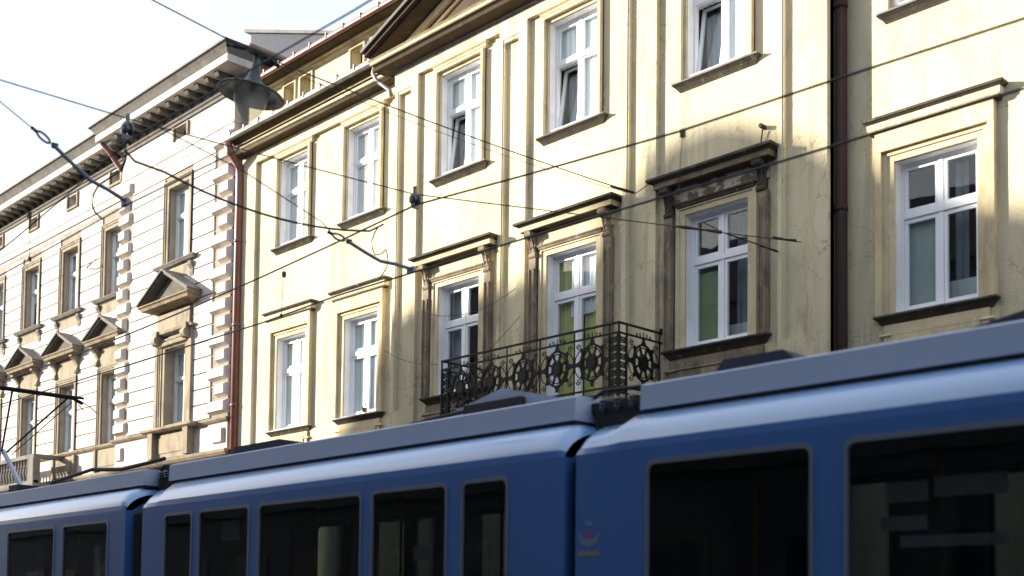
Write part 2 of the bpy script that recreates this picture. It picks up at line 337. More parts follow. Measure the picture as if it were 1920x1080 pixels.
# pilasters with sunken panels
def pilaster(x0, x1, d, z0=4.72, z1=12.42, pan=True, px=None):
    m = MB(); 
    if pan:
        a, b = (x0+.09, x1-.2) if px is None else px; zb, zt = 5.68, 12.24
        m.fb(x0, a, d-.1, d+P, z0, z1); m.fb(b, x1, d-.1, d+P, z0, z1); m.fb(a, b, d-.1, d+P, z0, zb); m.fb(a, b, d-.1, d+P, zt, z1)
        for t, q in ((.012, .03), (.03, .015)): m.fb(a, a+t, d+.001, d+P-q, zb, zt); m.fb(b-t, b, d+.001, d+P-q, zb, zt); m.fb(a+t, b-t, d+.001, d+P-q, zt-t-.03, zt); m.fb(a+t, b-t, d+.001, d+P-q, zb, zb+t)
    else: m.fb(x0, x1, d-.1, d+P, z0, z1)
    build('pilaster', m, 'cream', cb)
pilaster(-18.70, -17.98, RR); pilaster(-15.62, -14.90, RR); pilaster(-12.62, -11.91, RR); pilaster(-9.62, -8.80, RR, px=(-9.55, -9.11))
pilaster(-24.97, -24.37, 0, pan=False)
# main cornice on wings
CP = [(12.66, .0), (12.70, .30), (12.73, .36), (12.79, .36), (12.80, .22), (12.88, .25), (12.97, .36), (13.03, .46), (13.05, .46)]
for q0, q1 in ((XL, RL), (RRt, XR)):
    m = MB(); m.mold(q0, q1, 0, [(12.695, .30)]+CP[2:5], ends=False); build('cornice_fascia', m, 'cream_trim', cb)
m = MB()
m = MB(); m.mold(XL-.0, RL, 0, CP[4:], ends=False); build('cornice_cyma', m, 'cornice', cb)
m = MB(); m.mold(RRt, XR, 0, CP[4:], ends=False); build('cornice_cyma', m, 'cornice', cb)
for q0, q1 in ((XL, RL), (RRt, XR)):
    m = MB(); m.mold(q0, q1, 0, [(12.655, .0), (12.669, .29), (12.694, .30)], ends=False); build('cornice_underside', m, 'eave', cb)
def gutter(x0, x1, d, z, r=.075):
    m = MB(); m.tube([(x0, W-d, z), (x1, W-d, z)], r, 10); x = x0+.3
    while x < x1: m.fb(x, x+.03, d-.1, d+r+.012, z-.02, z+r+.02); x += .62
    return m
build('gutter', gutter(XL-.15, RL-.3, .47, 13.07), 'zinc', cb, smooth=False)
build('gutter', gutter(RRt+.4, XR, .47, 13.07), 'zinc', cb)
# attic storey set behind the wing cornices
AW = [(-23.35, -22.91, 13.52, 13.96), (-22.67, -22.23, 13.52, 13.96), (-20.74, -20.28, 13.52, 13.96), (-20.0, -19.56, 13.52, 13.96)]
AW += [(-8.1, -7.66, 13.52, 13.96), (-7.4, -6.96, 13.52, 13.96)]
m = MB(); wall(m, XL+.05, XR, 12.7, 14.25, AW, -.02); m.fb(XL+.05, XR, -.6, .3, 12.9, 12.99); build('attic_wall', m, 'cream', cb)
for a in AW:
    m = MB(); m.fb(a[0]-.05, a[0], -.03, .02, a[2]-.05, a[3]+.05); m.fb(a[1], a[1]+.05, -.03, .02, a[2]-.05, a[3]+.05); m.fb(a[0], a[1], -.03, .02, a[3], a[3]+.05)
    o = build('attic_window', m, 'cream_trim', cb)
    m = MB(); m.fb(a[0], a[1], -.3, -.27, a[2], a[3]); build('shutter', m, 'grime', o)
EP = [(14.02, 0), (14.06, .06), (14.10, .06), (14.12, .12), (14.16, .12), (14.18, .3), (14.24, .34)]
m = MB(); m.mold(XL+.05, XR, -.02, EP[:5], ends=False); build('attic_moulding', m, 'cream_trim', cb)
m = MB(); m.mold(XL+.05, XR, -.02, [(14.16, .0), (14.17, .33), (14.21, .35), (14.25, .35)], ends=False); build('attic_eave', m, 'eave', cb)
build('gutter', gutter(XL-.1, XR, .38, 14.22, .065), 'copper', cb)
m = MB(); m.prism([(W-.3, 14.27), (W+6, 17.2), (W+12, 14.27)], 'x', XL, XR); build('roof', m, 'roof', cb)
# drainpipes
def pipe(pts, r, mt, parent, name='drainpipe', rings=()):
    m = MB(); m.tube(pts, r, 12)
    for z in rings: m.tube([(pts[-1][0], pts[-1][1], z), (pts[-1][0], pts[-1][1], z+.07)], r*1.14, 12)
    o = build(name, m, mt, parent, smooth=True); return o
pipe([(-25.0, W-.5, 12.98), (-25.0, W-.42, 12.75), (-25.0, W-.16, 12.45), (-25.0, W-.14, 12.2), (-25.0, W-.14, .2)], .1, 'copper', cb, rings=(10.6, 8.55, 6.6, 4))
pipe([(-8.70, W-.14, 12.6), (-8.70, W-.14, .2)], .085, 'darkpipe', cb, rings=(10.4, 7.45, 4.4))
pipe([(-19.2, W-.5, 13.02), (-19.2, W-.55, 12.75), (-19.15, W-.5, 12.62), (-18.85, W-.38, 12.35), (-18.80, W-.36, 12.2)], .045, 'zinc', cb, 'drain_elbow')
# pediment over the projecting bay
xa, xb, xm = RL-.12, RRt+.12, (RL+RRt)/2; SL = .37; PJ = .50; zb = 12.72
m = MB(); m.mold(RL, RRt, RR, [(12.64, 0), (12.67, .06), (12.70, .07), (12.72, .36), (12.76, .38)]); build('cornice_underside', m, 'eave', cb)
m = MB(); m.mold(RL, RRt, RR, [(12.836, .40), (12.85, .42), (12.90, .42), (12.93, .46)]); build('cornice_fascia', m, 'cream_trim', cb)
m = MB(); m.mold(RL, RRt, RR, [(12.762, .36), (12.80, .34), (12.835, .385)]); build('cornice_fillet', m, 'cornice', cb)
m = MB(); zt = lambda x: 12.95+SL*(x-(RL-.44) if x < xm else (RRt+.44)-x)
m.prism([(RL-.1, 12.9), (RRt+.1, 12.9), (xm, zt(xm))], 'y', W-RR-.02, W-RR+.5); build('tympanum', m, 'eave', cb)  # eave brown puts the overhang's shade into the tympanum colour
m = MB()
def rake(m, off0, off1, d0, d1, grow=.45):
    for sgn in (-1, 1):
        xe = xm+sgn*((RRt-RL)/2+grow); z0 = 12.93
        zz = lambda x, o: z0+o+SL*abs(x-xe)
        m.prism([(xe, zz(xe, off0)), (xm, zz(xm, off0)), (xm, zz(xm, off1)), (xe, zz(xe, off1))][::sgn], 'y', W-d1, W-d0)
rake(m, .02, .10, RR-.1, RR+.40); rake(m, .10, .17, RR-.1, RR+.50, .5); build('raking_cornice', m, 'eave', cb)
m = MB(); rake(m, -.10, .02, RR-.1, RR+.12, .30); rake(m, -.22, -.17, RR-.1, RR+.07, .2); build('raking_moulding', m, 'cream_trim', cb)
m = MB(); rake(m, .17, .24, RR-1.5, RR+.56, .55); build('raking_roof_edge', m, 'darkzinc', cb)
m = MB(); m.prism([(RL, 12.95), (RRt, 12.95), (xm, zt(xm)+.1)], 'y', W-RR+.5, W+5); build('bay_roof', m, 'roof', cb)
# window dressings
def surround(cx, z0, z1, d, w_=OW, o=.16, mt='cream_trim', top=.15, k2=.45, t2=.10):
    m = MB(); a, b = cx-w_/2, cx+w_/2
    for t, ww in ((.028, o), (t2, o*k2)):
        k = ww; 
        m.fb(a-o, a-o+k, d-.02, d+t, z0, z1+top); m.fb(b+o-k, b+o, d-.02, d+t, z0, z1+top)
        m.fb(a-o+k, b+o-k, d-.02, d+t-.001, z1+top-k*.9, z1+top)
    m.fb(a-.0, b+.0, d-.02, d+.024, z1+.001, z1+top-.01)
    m.fb(a-o*.99, a-.001, d-.02, d+.022, z0, z1+top-.01); m.fb(b+.001, b+o*.99, d-.02, d+.022, z0, z1+top-.01)
    return build('window_surround', m, mt, cb)
def sill(cx, z, d, w_=1.62, mt='grime', top='zinc', p=.13):
    m = MB(); m.mold(cx-w_/2+.10, cx+w_/2-.10, d, [(z-.12, .01), (z-.10, .02), (z-.05, .06), (z-.01, .11)]); o = build('window_sill', m, mt, cb)
    m = MB(); m.mold(cx-w_/2+.13, cx+w_/2-.13, d, [(z-.008, .12), (z+.012, p), (z+.03, .0)]); build('sill_flashing', m, top, o); return o
for i in range(7):
    d = RR if 2 <= i <= 4 else 0
    tl = i in (2, 3, 4)
    cur = NET
    if i in (2, 3, 4): cur = [('net', (.5, .98, .02, .98), .0, .008), ('net', (.03, .5, .6, .98), .02, .008), ('cgrey', (.03, .5, .02, .58), .25, .01)]
    window(cb, CX[i], 10.2, 12.17, OW, d, 11.38, 11.53, 'pvc', 'reveal', cur, tilt=tl)
    surround(CX[i], 10.14, 12.17, d, o=.105, top=.12, k2=.55); sill(CX[i], 10.12, d)
    m = MB(); m.mold(CX[i]-.68, CX[i]+.68, d, [(12.30, .05), (12.33, .08), (12.36, .08), (12.39, .11), (12.419, .12)]); build('head_moulding', m, 'cream_trim', cb)
CUR = {0: NET, 1: NET,
 2: [('cgrey', (.03, .45, .02, .98), .12, .02), ('net', (.55, .97, .02, .98), .25, .015)],
 3: [('cyellow', (.0, .44, .0, .98), .06, .02), ('cyellow', (.54, 1., .0, .98), .06, .02), ('net', (.3, .97, .62, .98), .01, .008)],
 4: [('cgreen', (.03, .48, .02, .57), .02, .004), ('cgrey', (.52, .72, .02, .98), .3, .02), ('net', (.03, .97, .02, .17), .2, .004)],
 5: [('blind', (.03, .48, .02, .62), .03, .003), ('cgrey', (.52, .68, .02, .98), .3, .02), ('net', (.03, .97, .02, .2), .2, .004)],  # the low net strip stands in for a pale reflection in the panes
 6: NET}
def bracket(cx, z0, z1, d, parent, w_=.13, p=.24, mt='hood'):
    m = MB(); h = z1-z0; pts = []
    for k in range(11):
        t = k/10; pr = p*(.28+.72*t**1.6)+.03*math.sin(t*9); pts.append((W-d-pr, z0+h*.12+h*.88*t))
    m.prism([(W-d+.02, z1), (W-d+.02, z0+h*.12)]+pts, 'x', cx-w_/2, cx+w_/2)
    m.tube([(cx-w_*.62, W-d-p*.30, z0+h*.12), (cx+w_*.62, W-d-p*.30, z0+h*.12)], .05, 12)
    m.tube([(cx-w_*.62, W-d-p*.85, z1-h*.14), (cx+w_*.62, W-d-p*.85, z1-h*.14)], .045, 12)
    m.prism([(W-d+.02, z0+.02), (W-d-.05, z0+.04), (W-d-.03, z0-.12), (W-d+.02, z0-.16)], 'x', cx-w_*.3, cx+w_*.3)
    for s in (-1, 1):
        m.tube([(cx+s*w_*.32, W-d-p*.36, z0+h*.2), (cx+s*w_*.32, W-d-p*.62, z0+h*.62), (cx+s*w_*.32, W-d-p*.98, z0+h*.93)], .014, 6)
    return build('bracket', m, mt, parent)
for i in range(7):
    c = CX[i]
    if i in (0, 1, 5, 6):
        window(cb, c, 5.87, 8.0, OW, 0, 7.147, 7.35, 'pvc', 'reveal', CUR[i])
        surround(c, 5.85, 8.0, 0, t2=.05, k2=.4)
        m = MB(); m.fb(c-.84, c+.84, -.02, .105, 8.155, 8.43); m.fb(c-.84, c-.752, -.02, .10, 5.85, 8.155); m.fb(c+.752, c+.84, -.02, .10, 5.85, 8.155); build('window_frieze', m, 'cream_trim', cb)
        m = MB(); m.mold(c-.80, c+.80, 0, [(8.459, .12), (8.475, .135), (8.50, .14), (8.56, .145)]); h = build('window_hood', m, 'cream', cb); m = MB(); m.mold(c-.80, c+.80, 0, [(8.42, .108), (8.43, .112), (8.44, .12), (8.458, .125)]); build('hood_soffit', m, 'eave', h)  # dark brown soffit slab: shade under the hood put into its colour
        m = MB(); m.mold(c-.80, c+.80, 0, [(8.561, .14), (8.59, .17), (8.60, .19), (8.635, .19), (8.66, .0)]); build('hood_flashing', m, 'grime', h)
        sill(c, 5.84, 0, 1.74, top='reveal' if i < 2 else 'zinc')
        m = MB(); m.fb(c-.74, c+.74, -.02, .05, 5.28, 5.72); m.fb(c-.62, c+.62, .05, .07, 5.36, 5.62); m.mold(c-.74, c+.74, 0, [(5.55, .055), (5.57, .075), (5.60, .055)]); build('apron_panel', m, 'cream_trim', cb)
    else:
        zz = 5.07 if i == 3 else 5.87
        window(cb, c, zz, 8.0, OW, RR, 7.147, 7.35, 'pvc', 'reveal', CUR[i])
        mt = 'grime' if i == 4 else 'hood'
        surround(c, zz, 8.0, RR, o=.17, mt='cream_trim', t2=.05, k2=.4)
        for cc in (c-.885, c+.885):
            m = MB(); m.fb(cc-.085, cc+.085, RR-.02, RR+.09, zz, 8.0); m.fb(cc-.07, cc-.045, RR+.09, RR+.115, zz, 7.8); m.fb(cc+.045, cc+.07, RR+.09, RR+.115, zz, 7.8); build('window_pilaster', m, 'hood', cb)
        m = MB(); m.mold(c-.66, c+.66, RR, [(8.10, .03), (8.12, .07), (8.15, .08), (8.17, .10), (8.19, .10)]); build('head_moulding', m, mt, cb)
        m = MB(); m.fb(c-.97, c+.97, RR-.02, RR+.05, 8.191, 8.46); build('window_frieze', m, 'cream_trim' if i != 4 else 'peel', cb) if i != 4 else None
        if i == 4:
            MAT['peel'] = worn("peeling_frieze", (.42, .38, .30), (.13, .11, .09), 5, .9, (.2, .17, .13), .8, lo=.48, hi=.53)
            build('window_frieze', m, 'peel', cb)
        m = MB(); m.mold(c-.86, c+.86, RR, [(8.466, .22), (8.50, .22), (8.545, .23)]); h = build('window_hood', m, 'cream_trim' if i != 4 else 'hood', cb)
        m = MB(); m.mold(c-.86, c+.86, RR, [(8.546, .235), (8.57, .27), (8.585, .31), (8.625, .31), (8.66, .0)]); build('hood_flashing', m, mt if i == 4 else 'grime', h)
        m = MB(); m.mold(c-.86, c+.86, RR, [(8.44, .03), (8.452, .205), (8.465, .21)]); build('hood_soffit', m, 'eave', h)  # soffit slab coloured dark to carry the shade below the hood
        for s in (-1, 1): bracket(c+s*.87, 7.98, 8.46, RR, h, mt=mt if i == 4 else 'hood')
        if i != 3:
            sill(c, 5.84, RR, 1.98, p=.15)
            m = MB(); m.fb(c-.88, c+.88, RR-.02, RR+.06, 5.2, 5.70); m.fb(c-.7, c+.7, RR+.06, RR+.085, 5.27, 5.5); m.mold(c-.88, c+.88, RR, [(5.5, .065), (5.53, .09), (5.56, .065)]); build('apron_panel', m, 'hood', cb)
m = MB(); m.tube([(-9.90, W-RR-.12, 8.98), (-9.90, W-RR+.02, 8.98)], .035, 12); m.tube([(-9.90, W-RR-.06, 8.93), (-9.98, W-RR-.01, 8.6)], .012, 6); build('wall_fixture', m, 'grime', cb)
# shop front level
for i in range(7):
    a = gf(i); d = RR if 2 <= i <= 4 else 0; m = MB()
    m.fb(a[0], a[0]+.08, d-.2, d-.1, a[2], a[3]); m.fb(a[1]-.08, a[1], d-.2, d-.1, a[2], a[3]); m.fb(a[0]+.08, a[1]-.08, d-.2, d-.1, a[3]-.08, a[3]); m.fb(a[0]+.08, a[1]-.08, d-.2, d-.1, a[2], a[2]+.08); m.fb(a[0]+.08, a[1]-.08, d-.2, d-.1, 2.7, 2.78)
    o = build('shop_window', m, 'darkpipe', cb); m = MB(); m.fb(a[0]+.02, a[1]-.02, d-.18, d-.16, a[2], a[3]); build('glass', m, 'oppglass', o)
# ------------------------------------------------------------------ balcony (part of the building)
BX0, BX1, BD = -15.99, -11.83, RR+1.05
m = MB(); m.mold(BX0+.02, BX1-.02, RR, [(4.80, 1.0), (4.86, 1.06), (4.90, 1.06), (4.92, 1.10), (5.0, 1.12), (5.04, 1.12)], ends=False); bal = build('balcony', m, 'greystone', cb)
for bxp in (-15.4, -13.8, -12.3):
    m = MB(); m.prism([(W-RR+.05, 4.8), (W-RR+.05, 4.2), (W-RR-.12, 4.25), (W-RR-.3, 4.55), (W-RR-.85, 4.68), (W-RR-.9, 4.8)], 'x', bxp-.12, bxp+.12); build('balcony_bracket', m, 'greystone', bal)
def medallion(m, P, sx=1.0):
    """P(u, v) -> 3D point in the panel plane; flat iron ring, spokes, hub and lobes. thick in the normal direction"""
    def plate(poly, t=.012):
        n_ = len(poly); a = [P(u, v, -t) for u, v in poly]; b = [P(u, v, t) for u, v in poly]
        m.add(a+b, [tuple(range(n_))[::-1], tuple(range(n_, 2*n_))]+[(i, (i+1) % n_, (i+1) % n_+n_, i+n_) for i in range(n_)])
    def ring(r0, r1, ex, ez, n_=28):
        for i in range(n_):
            q0, q1 = 2*math.pi*i/n_, 2*math.pi*(i+1)/n_
            plate([(ex*r0*math.cos(q0), ez*r0*math.sin(q0)), (ex*r1*math.cos(q0), ez*r1*math.sin(q0)), (ex*r1*math.cos(q1), ez*r1*math.sin(q1)), (ex*r0*math.cos(q1), ez*r0*math.sin(q1))])
    ex, ez = .262, .305
    ring(.88, .98, ex, ez); ring(.76, .80, ex, ez); ring(.40, .46, ex, ez)
    for i in range(8):
        q = 2*math.pi*(i+.5)/8; c, s = math.cos(q), math.sin(q)
        plate([(ex*(.3*c-.03*s), ez*(.3*s+.03*c)), (ex*(.3*c+.03*s), ez*(.3*s-.03*c)), (ex*(.78*c+.075*s), ez*(.78*s-.075*c)), (ex*(.9*c+.02*s), ez*(.9*s-.02*c)), (ex*(.9*c-.02*s), ez*(.9*s+.02*c)), (ex*(.78*c-.075*s), ez*(.78*s+.075*c))])
        q2 = 2*math.pi*i/8; 
        plate([(ex*(.74*math.cos(q2+t)), ez*.74*math.sin(q2+t)) for t in (.33, .2, 0, -.2, -.33)]+[(ex*.6*math.cos(q2-.22), ez*.6*math.sin(q2-.22)), (ex*.55*math.cos(q2), ez*.55*math.sin(q2)), (ex*.6*math.cos(q2+.22), ez*.6*math.sin(q2+.22))]) if i % 1 == 5 else None
    plate([(ex*.33*(1+.12*math.cos(8*q))*math.cos(q), ez*.33*(1+.12*math.cos(8*q))*math.sin(q)) for q in [2*math.pi*k/32 for k in range(32)]], .02)
    for q, L in ((90, .34), (-90, .26), (40, .2), (140, .2), (-40, .18), (-140, .18), (0, .46), (180, .46)):
        q = R(q); c, s = math.cos(q), math.sin(q); e = .2
        pts = [(ex*(.97*math.cos(q-e)), ez*.97*math.sin(q-e)), (ex*(1+L*.5)*math.cos(q-e*.35), ez*(1+L*.5)*math.sin(q-e*.35)), (ex*(1+L*.8)*math.cos(q-e*.5), ez*(1+L*.8)*math.sin(q-e*.5)),
               (ex*(1+L)*c, ez*(1+L)*s), (ex*(1+L*.8)*math.cos(q+e*.5), ez*(1+L*.8)*math.sin(q+e*.5)), (ex*(1+L*.5)*math.cos(q+e*.35), ez*(1+L*.5)*math.sin(q+e*.35)), (ex*(.97*math.cos(q+e)), ez*.97*math.sin(q+e))]
        plate(pts)
    for sx in (-1, 1):          # small scrolls filling the corners of each bay
        for sz in (-1, 1):
            m.tube([P(sx*(.285+.055*(1-k/16)*math.cos(k*.7)), sz*(.27+.06*(1-k/16)*math.sin(k*.7)), 0) for k in range(14)], .0085, 5)
            m.tube([P(sx*.23, sz*.22, 0), P(sx*.29, sz*.2, 0), P(sx*.35, sz*.12, 0), P(sx*.37, sz*.03, 0)], .009, 5)
    # scrolls between the two top rails
    for sg in (-1, 1):
        for cu, cv, rr_ in ((.09, .435, .035), (.17, .425, .025)):
            pts = [P(sg*(cu+rr_*k/14*math.cos(k*.75)), cv+rr_*k/14*math.sin(k*.75), 0) for k in range(3, 15)]
            m.tube(pts, .006, 5)
        m.tube([P(0, .38, 0), P(0, .48, 0)], .008, 5)
ZC = 5.64
m = MB()
# rails: front, two sides
def bar(m, a, b, r=.016): m.tube([a, b], r, 6)
yF = W-BD; yW = W-RR
for z, t in ((6.185, .02), (6.03, .013), (5.20, .014), (5.10, .014)):
    m.box(BX0-.012, BX1+.012, yF-t, yF+t, z-.014, z+.014)
    for x in (BX0, BX1): m.box(x-t, x+t, yF+t, yW+(.0), z-.013, z+.013)
m.box(BX1-.02, BX1+.02, yW-.05, yW+.03, 6.19, 6.26)
for x in (BX0+.17, -15.1, -14.31, -13.53, -12.76, BX1-.19): bar(m, (x, yF, 5.04), (x, yF, 6.18), .013)
for x in (BX0, BX1):
    for y in (yF, yF+.19, yW-.06): bar(m, (x, y, 5.04), (x, y, 6.18), .016)
rl = build('railing_frame', m, 'iron', bal)
for cx_ in (-15.48, -14.70, -13.92, -13.14, -12.38):
    m = MB(); medallion(m, lambda u, v, t: (cx_+u, yF+t, ZC+v)); build('railing_medallion', m, 'iron', bal)
for x in (BX0, BX1):
    yc = (yF+.19+yW-.06)/2; m = MB(); medallion(m, lambda u, v, t: (x+t, yc+u, ZC+v)); build('railing_medallion', m, 'iron', bal)
def lattice(m, P):
    for k in range(7):
        z0 = 5.08+k*.13
        for a, b in (((0, z0), (.17, z0+.13)), ((.17, z0), (0, z0+.13))): m.tube([P(*a), P(*b)], .011, 5)
        c = [P(.085+.05*math.cos(q), z0+.065+.045*math.sin(q)) for q in [2*math.pi*j/10 for j in range(10)]]; m.tube(c, .010, 5, True)
    for u in (0, .17): m.tube([P(u, 5.04), P(u, 6.03)], .02, 6)
for LP in (lambda u, z: (BX1-.19+u, yF, z), lambda u, z: (BX1, yF+.01+u, z), lambda u, z: (BX0+u, yF, z), lambda u, z: (BX0, yF+.01+u, z)):
    m = MB(); lattice(m, LP); build('railing_corner_lattice', m, 'iron', bal)
# dry plant on the balcony
random.seed(3)
m = MB()
for k in range(16):
    x, y = -15.3+random.uniform(-.35, .35), yF+.35+random.uniform(-.12, .2); p = Vector((x, y, 5.3)); pts = [p]; dirv = Vector((random.uniform(-.5, .8), random.uniform(-.2, .2), 1))
    for j in range(5): p = p+dirv*.16; dirv += Vector((random.uniform(-.35, .35), random.uniform(-.2, .2), random.uniform(-.2, .1))); pts.append(p)
    m.tube(pts, [.008-.001*j for j in range(6)], 5)
pl = empty('potted_dry_plant', (-15.3, yF+.4, 5.04), 'bare dry twigs in a pot at the left end of the iron balcony', 'plant')
build('twigs', m, 'twig', pl)
m = MB(); m.lathe([(.0, 0), (.13, 0), (.18, .24), (.20, .24), (.20, .28), (.16, .28), (.15, .24), (0, .24)], (-15.3, yF+.4, 5.045), 20); build('pot', m, 'terra', pl)
# little pot on the sill of the second lower window
pp = empty('small_potted_plant', (-19.95, W-.03, 5.895), 'tiny potted plant on the sill of the lower window nearest the balcony bay', 'plant')
m = MB(); m.lathe([(0, 0), (.04, 0), (.055, .09), (.0, .09)], (-19.95, W-.05, 5.895), 14); build('pot', m, 'terra', pp)
m = MB(); random.seed(5)
for k in range(40):
    a = random.uniform(0, 6.28); r = random.uniform(0, .07); z = 5.98+random.uniform(0, .12); c = Vector((-19.95+r*math.cos(a), W-.05+r*math.sin(a), z)); q = random.uniform(0, 6.28)
    e1 = Vector((math.cos(q), math.sin(q), .5))*.025; e2 = Vector((-math.sin(q), math.cos(q), .3))*.012; m.add([c-e1, c+e2, c+e1, c-e2], [(0, 1, 2, 3)])
build('leaves', m, 'leaf', pp)
# ================================================================== WHITE HOUSE (left)
wh = empty('white_rusticated_house', (-33, 15, 0), 'white banded house with stone window pediments and bracketed cornice, left of the red drainpipe', 'building')
HX0, HM, HX1, HR = -52.0, -31.17, -25.22, .2
WC = [-31.98, -34.86, -37.75, -40.63, -43.5, -46.4]; RC = -27.85
ow = 1.06
hs = []; hr = []
for c in WC: hs += [(c-ow/2, c+ow/2, 10.72, 12.62), (c-ow/2, c+ow/2, 6.42, 8.45), (c-.32, c+.32, 13.93, 14.29), (c-.7, c+.7, .8, 3.6)]
hr = [(RC-ow/2, RC+ow/2, 10.80, 12.75), (RC-ow/2-.02, RC+ow/2+.02, 6.5, 8.5), (RC-.34, RC+.34, 14.0, 14.34), (RC-.8, RC+.8, .4, 3.7)]
m = MB(); ZA, ZB = 6.42, 13.2; zone = lambda H, a, b: [h for h in H if a <= h[2] and h[3] <= b]
wall(m, HX0, HM, ZA, ZB, zone(hs, ZA, ZB), 0); wall(m, HM, HX1, ZA, ZB, zone(hr, ZA, ZB), HR); build('wall_backing', m, 'joint', wh)
m = MB()
for a, b in ((0, ZA), (ZB, 15.0)): wall(m, HX0, HM, a, b, zone(hs, a, b), 0); wall(m, HM, HX1, a, b, zone(hr, a, b), HR)
zs_u = [9.15+.393*k for k in range(11)]
courses(m, HX0, HM, zs_u, [(h[0]-.2, h[1]+.2, h[2]-.1, h[3]+.2) for h in hs], 0)
zs_l = [6.42+.393*k for k in range(8)]
courses(m, HX0, HM, zs_l, [(h[0]-.2, h[1]+.2, h[2]-.1, h[3]+.2) for h in hs]+[(c-.75, c+.75, 8.6, 9.6) for c in WC], 0)
courses(m, HM+.75, HX1-.8, zs_u+[13.08+.393], [(h[0]-.22, h[1]+.22, h[2]-.1, h[3]+.22) for h in hr]+[(RC-.9, RC+.9, 8.6, 9.9)], HR)
courses(m, HM+.75, HX1-.8, zs_l, [(h[0]-.22, h[1]+.22, h[2]-.1, h[3]+.22) for h in hr]+[(RC-.9, RC+.9, 8.6, 9.9)], HR)
courses(m, HX0, HM, [.3+.45*k for k in range(12)], [(h[0]-.2, h[1]+.2, h[2]-.1, h[3]+.2) for h in hs], 0, .04, .04)
build('wall', m, 'pale', wh)
# string courses
m = MB()
for x0, x1, d in ((HX0, HM-.001, 0), (HM, HX1, HR)):
    z = 13.30+(.1 if d else 0)
    m.mold(x0, x1, d, [(z-.02, .0), (z, .05), (z+.05, .06), (z+.07, .02)], ends=bool(d)); m.mold(x0, x1, d, [(z+.22, .0), (z+.24, .03), (z+.27, .03), (z+.28, .0)], ends=bool(d))
    m.mold(x0, x1, d, [(8.98+.1, .0), (9.1, .03), (9.14, .03), (9.15, .0)], ends=bool(d))
build('string_course', m, 'pale', wh)
m = MB()
for x0, x1, d in ((HX0, HM-.001, 0), (HM, HX1, HR)):
    m.mold(x0, x1, d, [(6.26, .0), (6.30, .07), (6.34, .11), (6.38, .12), (6.40, .03)], ends=bool(d)); m.mold(x0, x1, d, [(5.42, .0), (5.46, .10), (5.52, .16), (5.58, .18), (5.62, .04)], ends=bool(d))
build('sill_course', m, 'stone', wh)
# cornice
m = MB(); m2 = MB(); m3 = MB(); m4 = MB(); md = []
for x0, x1, d, dz in ((HX0, HM-.001, 0, 0), (HM, HX1, HR, .1)):
    e = bool(d); z = 14.37+dz*.4
    m.mold(x0, x1, d, [(z-.05, .0), (z-.03, .05), (z+.03, .06), (z+.05, .10), (z+.09, .12), (z+.10, .03), (z+.30, .03)], ends=e)
    za = 14.70+dz
    m2.mold(x0, x1, d, [(za-.01, .52), (za, .56), (za+.18, .56), (za+.185, .5)], ends=e)            # white corona
    m3.mold(x0, x1, d, [(za+.186, .50), (za+.20, .55), (za+.30, .62), (za+.37, .68)], ends=e)
    m4.mold(x0, x1, d, [(za+.371, .68), (za+.40, .73), (za+.44, .74), (za+.47, .70), (za+1.0, -1.0)], ends=e, back=6)
    mq = MB(); mq.fb(x0+.01, x1-.01, d-.1, d+.495, za-.005, za+.02); build('cornice_soffit', mq, 'darkstone', wh)
    n_ = int((x1-x0-.2)/.49)
    for k in range(n_+1): md.append((x1-.12-k*.49, d, z+.10, za-.006))
build('cornice_frieze', m, 'greystone', wh); build('cornice_corona', m2, 'pale', wh); cg = build('cornice_gutter', m3, 'greystone', wh); build('roof', m4, 'darkzinc', wh)
for x, d, z0, z1 in md:
    if x < -46: continue
    m = MB(); h = z1-z0
    m.prism([(W-d+.01, z1), (W-d+.01, z0), (W-d-.08, z0+.01), (W-d-.12, z0+h*.35), (W-d-.2, z0+h*.5), (W-d-.42, z0+h*.55), (W-d-.46, z0+h*.75), (W-d-.47, z1)], 'x', x-.085, x+.085)
    build('modillion', m, 'darkstone', wh)
# quoins
def quoins(xe, side, d, wide, nar, z0, z1):
    z = z0; k = 0
    while z < z1-.2:
        wd = wide if k % 2 == 0 else nar; m = MB()
        a, b = (xe-wd, xe+.0) if side > 0 else (xe, xe+wd)
        m.frust(a, b+(.05 if side > 0 else 0), z+.02, z+.39, d-.02, d+.13, .075)
        build('quoin', m, 'pale', wh); z += .415; k += 1
quoins(HX1, 1, HR, .85, .50, 6.45, 13.3); quoins(HM+.03, -1, HR, .75, .5, 6.45, 13.3)
for a, b in ((HX1-.62, HX1-.12), (HM+.15, HM+.5)):
    m = MB(); m.frust(a, b, 5.75, 6.15, HR-.02, HR+.08, .04); build('pedestal_block', m, 'pale', wh)
# windows
def h_curtains(k):
    return [NET, [('net', (.03, .36, .02, .98), .02, .012), ('net', (.66, .97, .02, .98), .02, .012)], [('net', (.03, .97, .45, .98), 0, .008), ('cgrey', (.03, .97, .02, .45), .1, .01)],
            [('net', (.03, .97, .02, .98), .0, .014)], [('blind', (.03, .97, .5, .98), .0, .002), ('net', (.03, .97, .02, .6), .05, .01)]][k % 5]
def h_surround(c, z0, z1, d, o=.2, w_=ow):
    m = MB(); a, b = c-w_/2, c+w_/2
    for t, k in ((.035, o), (.06, o*.5), (.08, o*.2)):
        m.fb(a-o, a-o+k, d-.02, d+t, z0, z1+o*.95); m.fb(b+o-k, b+o, d-.02, d+t, z0, z1+o*.95); m.fb(a-o+k, b+o-k, d-.02, d+t-.001, z1+o*.95-k*.9, z1+o*.95)
    m.fb(a+.0, b-.0, d-.02, d+.03, z1+.001, z1+o*.9); m.fb(a-o*.98, a-.001, d-.02, d+.028, z0, z1+o*.9); m.fb(b+.001, b+o*.98, d-.02, d+.028, z0, z1+o*.9)
    return build('window_surround', m, 'stone', wh)
